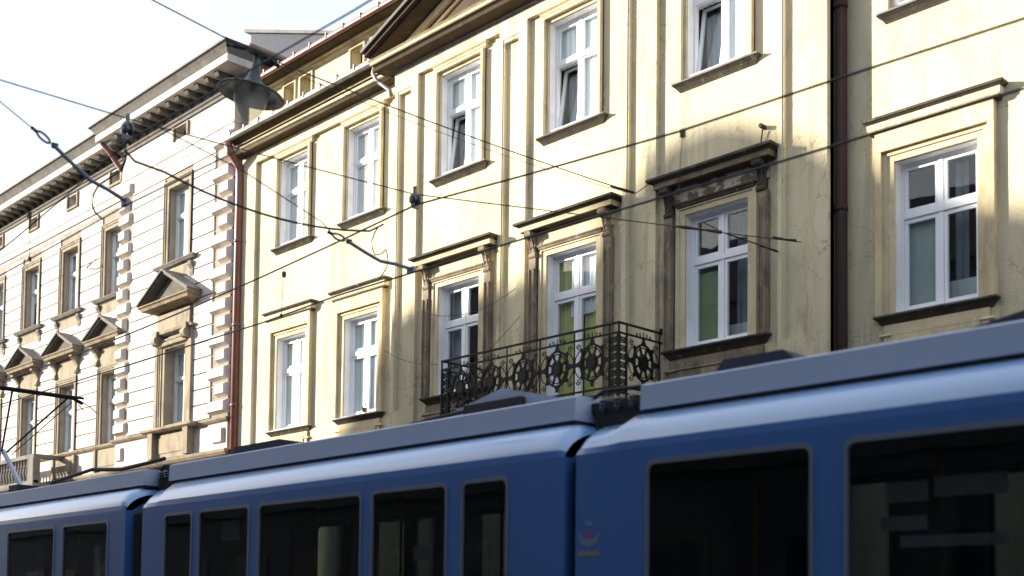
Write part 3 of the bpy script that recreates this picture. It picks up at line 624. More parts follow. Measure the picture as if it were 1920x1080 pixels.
def h_sill(c, z, d, w_):
    m = MB(); m.mold(c-w_/2+.12, c+w_/2-.12, d, [(z-.12, .03), (z-.08, .05), (z-.06, .12), (z-.02, .15), (z, .17), (z+.03, .18), (z+.06, .02)]); s = build('window_sill', m, 'greystone', wh)
    for sg in (-1, 1):
        cc = c+sg*(w_/2-.2); m = MB(); m.prism([(W-d+.02, z-.12), (W-d+.02, z-.50), (W-d-.04, z-.50), (W-d-.07, z-.4), (W-d-.05, z-.32), (W-d-.13, z-.2), (W-d-.13, z-.12)], 'x', cc-.08, cc+.08)
        m.tube([(cc-.09, W-d-.09, z-.2), (cc+.09, W-d-.09, z-.2)], .035, 8); build('sill_bracket', m, 'greystone', s)
    m = MB(); m.fb(c-w_/2+.3, c+w_/2-.3, d-.02, d+.04, z-.42, z-.125); build('sill_panel', m, 'stone', s)
def pediment(c, zb, d, hw, rise, pj, brz, scroll=False):
    m = MB(); m.prism([(c-hw+.1, zb), (c+hw-.1, zb), (c, zb+rise-.02)], 'y', W-d-pj*.45, W-d+.05); ped = build('pediment', m, 'darkstone', wh)
    m = MB(); m.mold(c-hw+pj, c+hw-pj, d, [(zb-.14, pj*.35), (zb-.10, pj*.5), (zb-.08, pj*.8), (zb-.01, pj*.85), (zb+.02, pj*.95), (zb+.05, pj*.95)]); build('pediment_base', m, 'hood', ped)
    m = MB(); s = rise/hw
    for sg in (-1, 1):
        xe = c+sg*hw
        for o0, o1, pp_ in ((-.0, .06, .88), (.06, .11, 1.0)):
            q = [(xe, zb+o0), (c, zb+rise+o0), (c, zb+rise+o1), (xe+sg*.04, zb+o1)]
            m.prism(q if sg < 0 else q[::-1], 'y', W-d-pj*pp_, W-d+.05)
    build('pediment_rake', m, 'greystone', ped)
    for sg in (-1, 1):
        if scroll: 
            cc = c+sg*(ow/2+.24); m = MB(); m.tube([(cc-.1, W-d-.14, brz), (cc+.1, W-d-.14, brz)], .13, 14); m.tube([(cc-.12, W-d-.14, brz), (cc+.12, W-d-.14, brz)], .05, 10); m.fb(cc-.09, cc+.09, d-.02, d+.2, brz+.08, brz+.26); build('scroll_bracket', m, 'stone', ped)
        else:
            cc = c+sg*(hw-.36); m = MB(); z1 = zb-.14; z0 = brz
            m.prism([(W-d+.02, z1), (W-d+.02, z0), (W-d-.06, z0-.03), (W-d-.12, z0+.08), (W-d-.08, z0+.2), (W-d-.16, z1-.15), (W-d-pj*.7, z1-.06), (W-d-pj*.7, z1)], 'x', cc-.075, cc+.075)
            m.tube([(cc-.085, W-d-.09, z0+.03), (cc+.085, W-d-.09, z0+.03)], .05, 10); build('bracket', m, 'stone', ped)
    return ped
for wi, c in enumerate(WC):
    window(wh, c, 10.72, 12.62, ow, 0, 11.85, 12.0, 'oldwhite', None, h_curtains(wi), back=.22); h_surround(c, 10.66, 12.62, 0); h_sill(c, 10.60, 0, 1.95)
    window(wh, c, 6.42, 8.45, ow, 0, 7.6, 7.75, 'oldwhite', None, h_curtains(wi*2+1), back=.22); h_surround(c, 6.40, 8.45, 0)
    m = MB(); m.fb(c-.68, c+.68, -.02, .045, 8.66, 9.2); build('window_frieze', m, 'stone', wh)
    pediment(c, 9.36, 0, 1.12, .55, .40, 8.72)
    m = MB(); m.fb(c-.66, c+.66, -.02, .05, 5.66, 6.24); m.fb(c-.52, c+.52, .05, .07, 5.76, 6.14); m.fb(c-.8, c-.66, -.02, .1, 5.62, 6.26); m.fb(c+.66, c+.8, -.02, .1, 5.62, 6.26); build('apron_panel', m, 'stone', wh)
    a = (c-.32, c+.32, 13.93, 14.29); m = MB(); m.fb(a[0]+.001, a[1]-.001, -.3, -.26, a[2], a[3]); o = build('attic_window', m, 'grime', wh)
    m = MB(); m.fb(c-.02, c+.02, -.26, -.2, a[2], a[3]); m.fb(a[1], a[1]+.07, -.02, .05, a[2]-.02, a[3]+.02); m.fb(a[0]-.07, a[0], -.02, .05, a[2]-.02, a[3]+.02); m.fb(a[0]-.07, a[1]+.07, -.02, .055, a[2]-.08, a[2]-.02); build('attic_window_frame', m, 'stone', o)
    a = (c-.7, c+.7, .8, 3.6); m = MB(); m.fb(a[0], a[1], -.2, -.17, a[2], a[3]); build('shop_window', m, 'oppglass', wh)
window(wh, RC, 10.80, 12.75, ow, HR, 11.95, 12.1, 'oldwhite', None, NET, back=.22); h_surround(RC, 10.74, 12.75, HR); h_sill(RC, 10.68, HR, 2.0)
window(wh, RC, 6.5, 8.5, ow+.04, HR, 7.65, 7.8, 'oldwhite', None, NET, back=.3); h_surround(RC, 6.42, 8.5, HR, .26)
m = MB(); m.mold(RC-.62, RC+.62, HR, [(8.52, .03), (8.56, .12), (8.62, .13), (8.66, .10)]); m.fb(RC-.85, RC+.85, HR-.02, HR+.10, 8.9, 9.4); m.mold(RC-.88, RC+.88, HR, [(8.84, .06), (8.88, .14), (8.94, .16), (8.96, .04)]); m.fb(RC-.95, RC-.8, HR-.02, HR+.1, 6.4, 8.84); m.fb(RC+.8, RC+.95, HR-.02, HR+.1, 6.4, 8.84); build('window_frieze', m, 'stone', wh)
pediment(RC-.02, 9.62, HR, 1.33, .72, .46, 8.72, scroll=True)
m = MB(); m.fb(RC-1.05, RC-.8, HR-.02, HR+.2, 5.62, 6.3); m.fb(RC+.8, RC+1.05, HR-.02, HR+.2, 5.62, 6.3); m.fb(RC-.8, RC+.8, HR-.02, HR+.06, 5.62, 6.28); m.fb(RC-.66, RC+.66, HR+.06, HR+.08, 5.75, 6.15); m.mold(RC-1.05, RC+1.05, HR, [(6.30, .2), (6.34, .27), (6.40, .28), (6.42, .05)]); build('apron_panel', m, 'stone', wh)
a = (RC-.34, RC+.34, 14.0, 14.34); m = MB(); m.fb(a[0]+.001, a[1]-.001, HR-.3, HR-.26, a[2], a[3]); o = build('attic_window', m, 'grime', wh); m = MB(); m.fb(a[1], a[1]+.07, HR-.02, HR+.05, a[2]-.02, a[3]); m.fb(a[0]-.07, a[0], HR-.02, HR+.05, a[2]-.02, a[3]); build('attic_window_frame', m, 'stone', o)
a = (RC-.8, RC+.8, .4, 3.7); m = MB(); m.fb(a[0], a[1], HR-.2, HR-.17, a[2], a[3]); build('house_door', m, 'darkpipe', wh)
pipe([(-31.6, W-.62, 15.0), (-31.6, W-.62, 14.75), (-31.45, W-.5, 14.55), (-31.22, W-.14, 13.95), (-31.22, W-.14, 13.7)], .07, 'copper', wh, 'drain_elbow')
m = MB(); m.mold(-31.68, -31.52, .55, [(14.95, 0), (15.12, .05), (15.14, .05)], back=.12); build('drain_hopper', m, 'darkzinc', wh)
m = MB(); m.box(-25.3, -24.9, 15.0, 17.0, 14.3, 15.5); m.box(-25.32, -24.88, 14.98, 17.0, 15.5, 15.56); build('firewall_stub', m, 'brick', wh)
# stone balcony
m = MB(); m.mold(-44, -35.0, 0, [(5.22, .7), (5.28, .8), (5.34, .9), (5.40, .92), (5.44, .92)], ends=False); sb = build('stone_balcony', m, 'greystone', wh)
m = MB(); m.fb(-44, -35.0, .72, .9, 6.18, 6.30); m.fb(-44, -35.0, .74, .88, 5.441, 5.52); m.fb(-35.2, -35.0, 0, .72, 6.18, 6.30)
for x in (-44, -41.2, -38.4, -35.4): m.fb(x, x+.4, .70, .915, 5.44, 6.181)
build('balustrade', m, 'greystone', sb)
k = -35.62
while k > -41:
    if not (abs(k+38.2) < .3 or abs(k+41) < .3):
        m = MB(); m.lathe([(.05, 0), (.05, .05), (.03, .1), (.075, .24), (.06, .34), (.03, .5), (.045, .6), (.045, .66)], (k, W-.81, 5.52), 12); build('baluster', m, 'greystone', sb, smooth=True)
    k -= .22
# blue-grey sheet-clad wall beyond the roofs
rb = empty('blue_grey_rear_building', (-27.0, 19, 0), 'plain blue-grey gable wall rising behind the roofs between the two houses', 'building')
m = MB(); m.prism([(-31.5, 0), (-23.6, 0), (-23.6, 16.7), (-31.5, 19.55)], 'y', 19.0, 26)
build('wall', m, 'bluegrey', rb)
m = MB(); m.prism([(-31.75, 19.65), (-23.4, 16.64), (-23.4, 16.72), (-31.75, 19.75)], 'y', 18.9, 26.1); build('roof_edge', m, 'roof', rb)
# ================================================================== BUILDINGS ACROSS THE STREET
def opposite(name, x0, x1, h, label, gable=None, y=-2.3, mt='opp'):
    e = empty(name, ((x0+x1)/2, y, 0), label, 'building'); m = MB(); m.box(x0, x1, y-10, y, 0, h); build('wall', m, mt, e)
    m = MB(); m.box(x0+.0, x1-.0, y-.0, y+.35, h-.45, h-.1); m.box(x0, x1, y, y+.15, 4.3, 4.5); build('cornice', m, mt, e)
    x = x0+1.2
    while x < x1-1.2:
        for z in (.9, 5.6, 9.6):
            if z+2.4 > h-.6: continue
            m = MB(); m.box(x-.7, x+.7, y+.001, y+.06, z-.12, z+2.3); f_ = build('window', m, 'greystone', e); m = MB(); m.box(x-.58, x-.04, y+.06, y+.065, z, z+2.15); m.box(x+.04, x+.58, y+.06, y+.065, z, z+2.15); build('glass', m, 'oppglass', f_)
        x += 2.9
    if gable:
        m = MB(); m.prism(gable, 'y', y-.4, y-.02); build('roof_gable', m, mt, e)
    return e
opposite('opposite_tenement', -46.6, 14, 12.5, 'tall grey tenement across the street behind the viewer, shading the tram and lower walls',
         gable=[(14, 12.45), (14, 14.2), (-28, 14.2), (-31.2, 14.8), (-32.6, 15.4), (-33.4, 15.9), (-34.4, 16.6), (-35.6, 17.2), (-36.6, 17.1), (-37.4, 16.4), (-38.2, 15.5), (-43.6, 15.5), (-44.4, 15.2), (-45.6, 13.8), (-46.6, 12.5), (-46.6, 12.45)])
opposite('opposite_low_building', -75, -47.2, 9.0, 'low building across the street behind the viewer, further down the street', mt='pale')
# ================================================================== GROUND
def sheet(name, x0, x1, y0, y1, z, mt): build(name, MB().add([(x0,y0,z),(x1,y0,z),(x1,y1,z),(x0,y1,z)], [(0,1,2,3)]), mt, kind='structure')
sheet('ground', -1500, 1500, -1500, 1500, -.012, 'ground')
sheet('road', -300, 300, 1.6, 12.2, 0, 'asphalt')
m = MB(); m.box(-300, 300, 12.2, 15.2, -.01, .13); build('pavement', m, 'paving', kind='structure')
m = MB(); m.box(-300, 300, -2.4, 1.6, -.01, .13); build('pavement', m, 'paving', kind='structure')
for yy in (4.8, 6.2, 8.0, 9.4):
    m = MB(); m.box(-300, 300, yy-.03, yy+.03, -.005, .012); build('tram_rail', m, 'steel', label={4.8:'steel rail of the near track, closest to the near pavement', 6.2:'second steel rail of the near track', 8.0:'near rail under the blue tram', 9.4:'far rail under the blue tram'}[yy], cat='rail', group='tram rails')
# ================================================================== TRAM
tr_ = empty('articulated_tram', (-10, 8.7, 0), 'long blue articulated tram with grey roof fairings passing in front of the houses', 'tram')
Y0, Y1 = 7.5, 9.9; YM = 8.7
def side_profile():
    p = [(Y0, .35), (Y0, 3.05)]
    for k in range(1, 9): q = R(90*k/8); p.append((Y0+.34*(1-math.cos(q)), 3.05+.34*math.sin(q)))
    return p
WZ0, WZ1, RC_ = 1.5, 2.93, .085
def section(x0, x1, wins, name='body_section'):
    m = MB(); prof = side_profile()
    # near side below and above the shoulder
    xs = sorted({x0, x1, *[a for a, b in wins], *[b for a, b in wins]}); zs = [.35, WZ0, WZ1, 3.05]
    for yy in (Y0, Y1):
        for i in range(len(xs)-1):
            for j in range(3):
                c = (xs[i]+xs[i+1])/2
                if j == 1 and any(a < c < b for a, b in wins): continue
                m.add([(xs[i],yy,zs[j]),(xs[i+1],yy,zs[j]),(xs[i+1],yy,zs[j+1]),(xs[i],yy,zs[j+1])], [(0,1,2,3)])
        for a, b in wins:   # rounded corners
            for cx_, cz, sx, sz in ((a, WZ1, 1, -1), (b, WZ1, -1, -1), (a, WZ0, 1, 1), (b, WZ0, -1, 1)):
                vs = [(cx_, yy, cz)]
                for k in range(7): q = R(90*k/6); vs.append((cx_+sx*RC_*(1-math.sin(q)), yy, cz+sz*RC_*(1-math.cos(q))))
                m.add(vs, [(0, k, k+1) for k in range(1, 7)])
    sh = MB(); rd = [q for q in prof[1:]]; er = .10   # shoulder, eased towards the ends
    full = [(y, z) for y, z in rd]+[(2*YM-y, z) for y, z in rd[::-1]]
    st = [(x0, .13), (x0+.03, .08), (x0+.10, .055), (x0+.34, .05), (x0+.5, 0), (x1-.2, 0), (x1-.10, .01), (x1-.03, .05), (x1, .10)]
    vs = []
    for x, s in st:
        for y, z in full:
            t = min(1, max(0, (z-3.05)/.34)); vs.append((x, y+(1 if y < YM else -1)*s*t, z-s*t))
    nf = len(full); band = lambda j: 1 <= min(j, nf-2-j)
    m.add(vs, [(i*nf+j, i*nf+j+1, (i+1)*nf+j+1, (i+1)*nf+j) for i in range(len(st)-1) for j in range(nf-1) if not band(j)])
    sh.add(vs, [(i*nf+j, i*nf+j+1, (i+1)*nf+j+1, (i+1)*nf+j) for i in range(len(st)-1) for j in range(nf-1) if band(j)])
    for x in (x0, x1): m.add([(x, Y0, .35), (x, Y1, .35), (x, Y1, 3.05), (x, Y0, 3.05)], [(0, 1, 2, 3)]); m.add([(x, Y0+.1, 3.05), (x, Y1-.1, 3.05), (x, Y1-.44, 3.28), (x, Y0+.44, 3.28)], [(0,1,2,3)])
    b_ = build(name, m, 'tblue', tr_)
    me = b_.data
    for p in me.polygons: p.use_smooth = abs(p.normal.x) < .5 and 3.06-WORLD[b_.name].z < p.center.z
    so_ = build('roof_shoulder', sh, 'tsheen', b_)
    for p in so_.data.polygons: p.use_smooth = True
    # interior
    m = MB(); m.box(x0+.05, x1-.05, Y0+.08, Y1-.08, .5, .6); m.box(x0+.05, x1-.05, Y0+.06, Y1-.06, 2.98, 3.02); m.box(x0+.02, x0+.06, Y0+.08, Y1-.08, .6, 2.98)
    build('interior_shell', m, 'tin', b_)
    return b_
def tram_window(body, a, b, yy, s=1, split=False):
    m = MB(); n_ = 6; out = []; inn = []
    def rr(x0, x1, z0, z1, r):
        p = []
        for cx_, cz, q0 in ((x1-r, z1-r, 0), (x0+r, z1-r, 90), (x0+r, z0+r, 180), (x1-r, z0+r, 270)):
            for k in range(n_+1): q = R(q0+90*k/n_); p.append((cx_+r*math.cos(q), cz+r*math.sin(q)))
        return p
    o_, i_ = rr(a-.012, b+.012, WZ0-.012, WZ1+.012, RC_+.012), rr(a+.018, b-.018, WZ0+.018, WZ1-.03, RC_-.02)
    N = len(o_); y_a = yy-s*.012; y_b = yy+s*.03
    vs = [(x, y_a, z) for x, z in o_]+[(x, y_a, z) for x, z in i_]+[(x, y_b, z) for x, z in o_]+[(x, y_b, z) for x, z in i_]
    fs = []
    for k in range(N): q = (k+1) % N; fs += [(k, q, N+q, N+k), (N+k, N+q, 3*N+q, 3*N+k), (2*N+k, 2*N+q, q, k)]
    m.add(vs, fs); w_ = build('window', m, 'ttrim', body)
    m = MB(); p = rr(a+.0, b-.0, WZ0+.0, WZ1-.0, RC_); m.prism(p, 'y', yy+s*.012, yy+s*.018); build('glass', m, 'tglass', w_)
    if split: m = MB(); m.box(a+.03, b-.03, yy-s*.006, yy+s*.02, 2.45, 2.48); build('window_bar', m, 'trub', w_)
def fairing(body, x0, x1, slope=True):
    m = MB(); za, zb = 3.425, 3.655; y = Y0+.28
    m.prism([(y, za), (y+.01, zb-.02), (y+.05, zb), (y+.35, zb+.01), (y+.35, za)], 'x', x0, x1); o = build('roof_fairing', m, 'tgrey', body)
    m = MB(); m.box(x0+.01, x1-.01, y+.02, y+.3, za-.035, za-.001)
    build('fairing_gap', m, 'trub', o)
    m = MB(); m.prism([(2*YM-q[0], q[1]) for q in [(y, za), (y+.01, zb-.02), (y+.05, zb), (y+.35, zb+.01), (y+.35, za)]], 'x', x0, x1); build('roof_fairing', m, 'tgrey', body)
S1w = [(-6.17, -4.63), (-4.36, -2.4), (-2.1, -.2), (.1, 1.9)]
S2w = [(-14.30, -13.58), (-13.41, -12.23), (-12.02, -10.03), (-9.85, -8.66), (-8.44, -7.81)]
S3w = [(-21.6, -20.1), (-19.56, -17.74), (-17.44, -15.94)]
b1 = section(-6.96, 2.3, S1w); b2 = section(-14.92, -7.10, S2w); b3 = section(-23.5, -15.42, S3w)
for b_, ws in ((b1, S1w), (b2, S2w), (b3, S3w)):
    for a, b in ws: tram_window(b_, a, b, Y0, 1); tram_window(b_, a, b, Y1, -1)
fairing(b1, -6.48, 2.0); fairing(b2, -14.75, -7.24); fairing(b3, -23.2, -15.48)
# bellows
for x0, x1 in ((-7.10, -6.96), (-15.42, -14.92)):
    m = MB(); n_ = 4
    for k in range(n_):
        a = x0+(x1-x0)*k/n_; b = x0+(x1-x0)*(k+1)/n_; c = (a+b)/2; i1, i2 = .10, .15
        def rg(x, i): return [(x, Y0+i, .5), (x, Y0+i, 3.0), (x, Y0+i+.2, 3.25-i*.5), (x, Y1-i-.2, 3.25-i*.5), (x, Y1-i, 3.0), (x, Y1-i, .5)]
        vs = rg(a, i2)+rg(c, i1)+rg(b, i2); m.add(vs, [(r_*6+j, r_*6+j+1, r_*6+6+j+1, r_*6+6+j) for r_ in (0, 1) for j in range(5)])
    build('bellows', m, 'trub', tr_)
# roof gear over the joints and on the roofs
for x0, x1 in ((-7.18, -6.52), (-15.4, -14.82)):
    m = MB(); m.box(x0+.03, x1-.03, Y0+.45, Y1-.45, 3.36, 3.52); m.box(x0-.1, x1+.1, Y0+.5, Y0+.75, 3.52, 3.6); g = build('joint_cover', m, 'trub', tr_)
    for k in range(3):
        m = MB(); x = x0+.15+k*.17; m.lathe([(.02, 0), (.035, .02), (.02, .035), (.035, .055), (.02, .07), (.035, .09), (.018, .11)], (x, Y0+.42, 3.5), 12); build('insulator', m, 'ceram', g)
    m = MB(); m.tube([(x0-.3, Y0+.6, 3.6), (x0+.1, Y0+.5, 3.7), (x1-.1, Y0+.5, 3.68), (x1+.3, Y0+.6, 3.6)], .02, 8); build('roof_cable', m, 'trub', g)
def roof_unit(x0, xp, x1, zt_, y0=8.3, y1=9.4, mt='tgrey', flat=0, gear=False):
    m = MB(); m.prism([(x0, 3.5), (x1, 3.5), (x1-.02, 3.70), (xp+flat, zt_), (xp-flat, zt_), (x0+.02, 3.70)], 'y', y0, y1)
    o = build('roof_unit', m, mt, tr_)
    if gear:
        m = MB(); m.box(xp-.5, xp+.35, y0-.08, y0-.002, 3.74, 3.85); m.tube([(x0-.6, y0-.04, 3.72), (x0+.3, y0-.03, 3.78), (xp-.5, y0-.05, 3.8)], .02, 8); build('roof_unit_motor', m, 'trub', o)
roof_unit(-10.15, -8.75, -7.55, 3.985, gear=True); roof_unit(-14.05, -13.4, -12.0, 3.87, flat=.55, mt='bluegrey'); roof_unit(-7.1+.95, -5.7, -5.2+.05, 3.87, mt='bluegrey', flat=.3); roof_unit(-4.3, -2.9, 0, 3.88, mt='bluegrey', flat=.3)
m = MB(); m.box(-19.5, -15.2, 8.1, 8.9, 3.45, 3.72); m.tube([(-19, 7.95, 3.72), (-17.5, 7.95, 3.82), (-16.5, 7.95, 3.74), (-15.3, 8.0, 3.80)], .03, 8); build('roof_resistor', m, 'trub', b3)
# seats and poles inside
for b_, x0, x1 in ((b1, -6.6, 2.0), (b2, -14.6, -7.4), (b3, -23, -15.7)):
    x = x0+.3; k = 0
    while x < x1:
        for yy in (Y0+.35, Y1-.75):
            m = MB(); m.box(x, x+.42, yy, yy+.42, 1.02, 1.10); m.box(x+.36, x+.44, yy, yy+.42, 1.10, 1.72); m.box(x+.1, x+.3, yy+.1, yy+.3, .6, 1.02); build('seat', m, 'tseat', b_)
        if k % 2 == 0: m = MB(); m.tube([(x+.6, Y0+.85, .6), (x+.6, Y0+.85, 2.98)], .017, 8); build('grab_pole', m, 'tpole', b_)
        x += .82; k += 1
for (x0, x1, z0, z1) in ((-4.15, -3.85, 2.48, 2.62), (-3.8, -3.3, 2.50, 2.64), (-4.2, -3.86, 2.28, 2.38), (-4.05, -3.3, 2.16, 2.24), (-9.4, -9.1, 2.2, 2.35), (-13.2, -12.8, 2.55, 2.8)):
    m = MB(); m.box(x0, x1, Y0+.2, Y0+.215, z0, z1); build('reflection_board', m, 'board', b1 if x0 > -7 else b2)  # made-up pale boards standing in for bright reflections in the tram windows
# emblem near the joint
m = MB(); ex, ez, ey = -6.80, 2.33, Y0-.004
m.box(ex-.13, ex+.13, ey, Y0-.001, ez-.16, ez-.12); build('emblem_plate', m, 'yel', b1)
m = MB(); m.prism([(ex-.035, ez+.10), (ex+.035, ez+.10), (ex+.045, ez+.16), (ex+.02, ez+.13), (ex, ez+.165), (ex-.02, ez+.13), (ex-.045, ez+.16)], 'y', ey, Y0-.001)
m.prism([(ex-.13, ez+.04), (ex-.06, ez+.0), (ex, ez-.02), (ex+.06, ez+.0), (ex+.13, ez+.04), (ex+.10, ez-.05), (ex, ez-.09), (ex-.10, ez-.05)], 'y', ey, Y0-.001); build('emblem', m, 'crest', b1)
m = MB(); m.prism([(ex-.035, ez+.06), (ex+.035, ez+.06), (ex+.03, ez), (ex, ez-.02), (ex-.03, ez)], 'y', ey-.002, Y0-.0045); build('emblem_shield', m, 'red', b1)
# running gear
for x in (-21, -17.4, -13.6, -9.2, -4.4, -.6):
    for yy in (Y0+.3, Y1-.42): m = MB(); m.tube([(x, yy, .31), (x, yy+.12, .31)], .3, 24); build('wheel', m, 'trub', tr_)
# pantograph
pt = MB(); PX = -21.4; pt.tube([(PX, 7.85, 5.55), (PX, 8.0, 5.60), (PX, 9.3, 5.60), (PX, 9.5, 5.52)], .035, 8); pt.tube([(PX+.22, 7.9, 5.58), (PX+.22, 9.42, 5.58)], .025, 8)
pa = build('pantograph', pt, 'iron', tr_)
m = MB(); m.tube([(PX, 9.45, 5.56), (PX+.12, 9.6, 5.45), (PX+.2, 9.68, 5.35)], .01, 6); m.tube([(PX, 9.42, 5.5), (PX+.05, 9.5, 5.38)], .01, 6); build('bow_horn', m, 'iron', pa)
m = MB(); m.tube([(PX+.0, 9.2, 5.57), (-23.0, 8.75, 4.68)], .018, 6); m.tube([(PX+.0, 8.2, 5.57), (-23.0, 8.65, 4.68)], .018, 6); m.tube([(PX+.1, 9.25, 5.5), (-22.9, 8.8, 4.62)], .009, 6); build('upper_arm', m, 'iron', pa)
m = MB(); m.tube([(-23.05, 8.7, 4.70), (-22.0, 8.7, 3.85)], .045, 8); build('lower_arm', m, 'tgrey', pa)
m = MB(); m.box(-22.6, -21.2, 8.2, 9.2, 3.55, 3.68); m.box(-22.2, -21.8, 8.5, 8.9, 3.68, 3.95)
for x in (-22.5, -21.4):
    for y in (8.3, 9.1): m.tube([(x, y, 3.36), (x, y, 3.55)], .05, 10)
build('pantograph_base', m, 'trub', pa)
# ================================================================== OVERHEAD LINES
def line(name, pts, r, label, cat='wire', group=None, mt='wire', parent=None):
    P_ = [Vector(p) for p in pts]; o = []
    for a, b in zip(P_[:-1], P_[1:]):
        n_ = max(1, int((b-a).length/1.0))
        for k in range(n_): o.append(a.lerp(b, k/n_))
    o.append(P_[-1]); m = MB(); m.tube(o, r, 6)
    return build(name, m, mt, parent, label if not parent else None, cat if not parent else None, group)
def sag(a, b, s, n_=10):
    a, b = Vector(a), Vector(b); return [a.lerp(b, k/n_)-Vector((0, 0, 4*s*(k/n_)*(1-k/n_))) for k in range(n_+1)]
G = 'tram overhead wires'
cw = line('contact_wire', [(10, 8.7, 5.58), (-3.6, 8.7, 5.61), (-5.8, 8.7, 5.63), (-9.0, 8.7, 5.66), (-10.7, 8.7, 5.67), (-12.2, 8.7, 5.68), (-13.9, 8.7, 5.63), (-18, 8.7, 5.62), (-30, 8.7, 5.62), (-60, 8.7, 5.6)], .011, 'lowest thick wire above the blue tram, running across the big dark window hoods', group=G)
mw = line('messenger_wire', [(10, 8.7, 6.3), (-3.57, 8.7, 6.14), (-5.3, 8.7, 6.19), (-6.8, 8.7, 6.22), (-8.8, 8.7, 6.34), (-10.68, 8.7, 6.47)]+sag((-10.68, 8.7, 6.47), (-34, 8.7, 6.47), .4, 14)[1:]+sag((-34, 8.7, 6.47), (-58, 8.7, 6.47), .4, 10)[1:], .011, 'upper wire over the tram rising to the black insulator between the upper windows', group=G)
cw2 = line('contact_wire', [(10, 5.5, 5.7), (-5.4, 5.5, 5.77), (-9.35, 5.5, 5.82), (-11.5, 5.5, 5.85), (-13.0, 5.5, 5.82), (-14.9, 5.5, 5.79), (-30, 5.5, 5.75), (-60, 5.5, 5.75)], .008, 'lower wire of the nearer track crossing the white house above its upper windows', group=G)
mw2 = line('messenger_wire', [(10, 5.5, 6.6), (-7.6, 5.5, 6.48), (-9.74, 5.5, 6.51), (-11.48, 5.5, 6.53)]+sag((-11.48, 5.5, 6.53), (-35, 5.5, 6.5), .85, 16)[1:], .008, 'upper wire of the nearer track sagging along the bracketed cornice and behind the lamp', group=G)
def dropper(x, y, z0, z1, parent, dx=0):
    m = MB(); m.tube([(x, y, z0), (x+dx, y, z1)], .004, 5); m.box(x-.02, x+.02, y-.02, y+.02, z0-.06, z0+.015); m.box(x+dx-.015, x+dx+.015, y-.015, y+.015, z1-.02, z1+.03); build('dropper', m, 'wire', parent)
dropper(-6.75, 8.7, 6.21, 5.64, mw, -.05); dropper(-13.45, 8.7, 6.22, 5.64, mw, -.05); dropper(-14.0, 5.5, 6.37, 5.80, mw2, .05); dropper(-3.0, 8.7, 6.15, 5.6, mw)
def insul(parent, c, r=.09, h=.28):
    m = MB(); c = Vector(c); tl = Matrix.Rotation(R(90), 3, 'X') @ Matrix.Identity(3)
    m.lathe([(.0, -.055), (r*.5, -.055), (r, -.045), (r, -.02), (r*.6, -.01), (r*.6, .01), (r, .02), (r, .045), (r*.5, .055), (0, .055)], c, 20, tl)
    m.box(c.x-.02, c.x+.02, c.y-.015, c.y+.015, c.z+r*.8, c.z+h*.55); m.box(c.x-.015, c.x+.015, c.y-.05, c.y+.05, c.z-r-.05, c.z-r+.0)
    return build('insulator', m, 'ceram', parent, smooth=False)
# span wires across the street
spE = line('span_wire', [(-12.6, -2.0, 7.5), (-12.05, 1.5, 6.95), (-11.5, 5.5, 6.77)]+sag((-11.5, 5.5, 6.77), (-10.7, 8.7, 6.60), .01, 4)[1:]+[(-10.35, 10.2, 6.73), (-9.93, 12.6, 6.98), (-9.72, 13.5, 7.05), (-9.26, 14.72, 7.1)], .007, 'thin cross wire carrying two insulators to the wall left of the dark right drainpipe', group='span wires across the street')
insul(spE, (-11.5, 5.5, 6.66), .068); insul(spE, (-10.7, 8.7, 6.54), .06)
m = MB(); m.tube([(-9.93, 12.6, 6.98), (-9.88, 12.8, 7.0), (-9.80, 13.1, 7.02), (-9.72, 13.4, 7.04)], [.012, .026, .014, .028], 8); m.tube([(-9.72, 13.5, 7.05), (-9.6, 14.72, 7.02)], .01, 6); m.tube([(-9.40, 14.2, 7.08), (-9.34, 14.4, 7.09), (-9.28, 14.6, 7.1)], [.022, .01, .022], 8); m.tube([(-9.65, 14.25, 7.03), (-9.63, 14.42, 7.025), (-9.61, 14.6, 7.02)], [.02, .01, .022], 8); build('turnbuckle', m, 'wire', spE)
lmx, lmy, lmz = -12.15, 7.35, 7.83
ltop = Vector((lmx-.03, lmy, 8.36))
spF = line('span_wire', [(-12.15, -2.2, 9.6)]+sag((-12.15, -2.2, 9.6), ltop, .05, 6)[1:]+sag(ltop, (-12.2, 14.5, 8.50), .06, 8)[1:]+[(-11.95, 14.70, 8.72)], .008, 'thin cross wire holding the street lamp and ending at the wall by the dark hood', group='span wires across the street')
m = MB(); m.tube(sag(ltop+Vector((0, .1, -.04)), (-12.2, 14.3, 8.46), .12, 10), .004, 5); m.tube([(-12.2, 13.9, 8.46), (-12.2, 14.45, 8.5)], .022, 8); build('lamp_supply_cable', m, 'wire', spF)
# steady arms
def arm(a, b, label, tail):
    a, b = Vector(a), Vector(b); d = (b-a)
    e = empty('steady_arm', a, label, 'steady arm', 'steady arms')
    m = MB(); mid = a.lerp(b, .5)+Vector((0, 0, -.05)); m.tube([a+Vector((0, 0, .03)), a.lerp(b, .25)+Vector((0, 0, -.0)), mid, a.lerp(b, .75)+Vector((0, 0, -.03)), b], .022, 8); m.box(a.x-.06, a.x+.06, a.y-.02, a.y+.02, a.z-.02, a.z+.05); build('arm_tube', m, 'steel', e)
    m = MB(); c = b+d.normalized()*.13; u = d.normalized(); ring = [c+u*.075*math.cos(q)+Vector((.022*math.sin(q), 0, .022*math.sin(q))) for q in [2*math.pi*k/16 for k in range(16)]]; m.tube(ring, .013, 6, True); build('turnbuckle', m, 'steel', e)
    m = MB(); m.box(b.x-.02, b.x+.02, b.y-.03, b.y+.03, b.z-.02, b.z+.03); m.tube([c+u*.07, c+u*.14], .018, 6); m.tube([b+u*.2]+[Vector(t) for t in tail], .006, 6); build('pull_wire', m, 'wire', e)
    return e
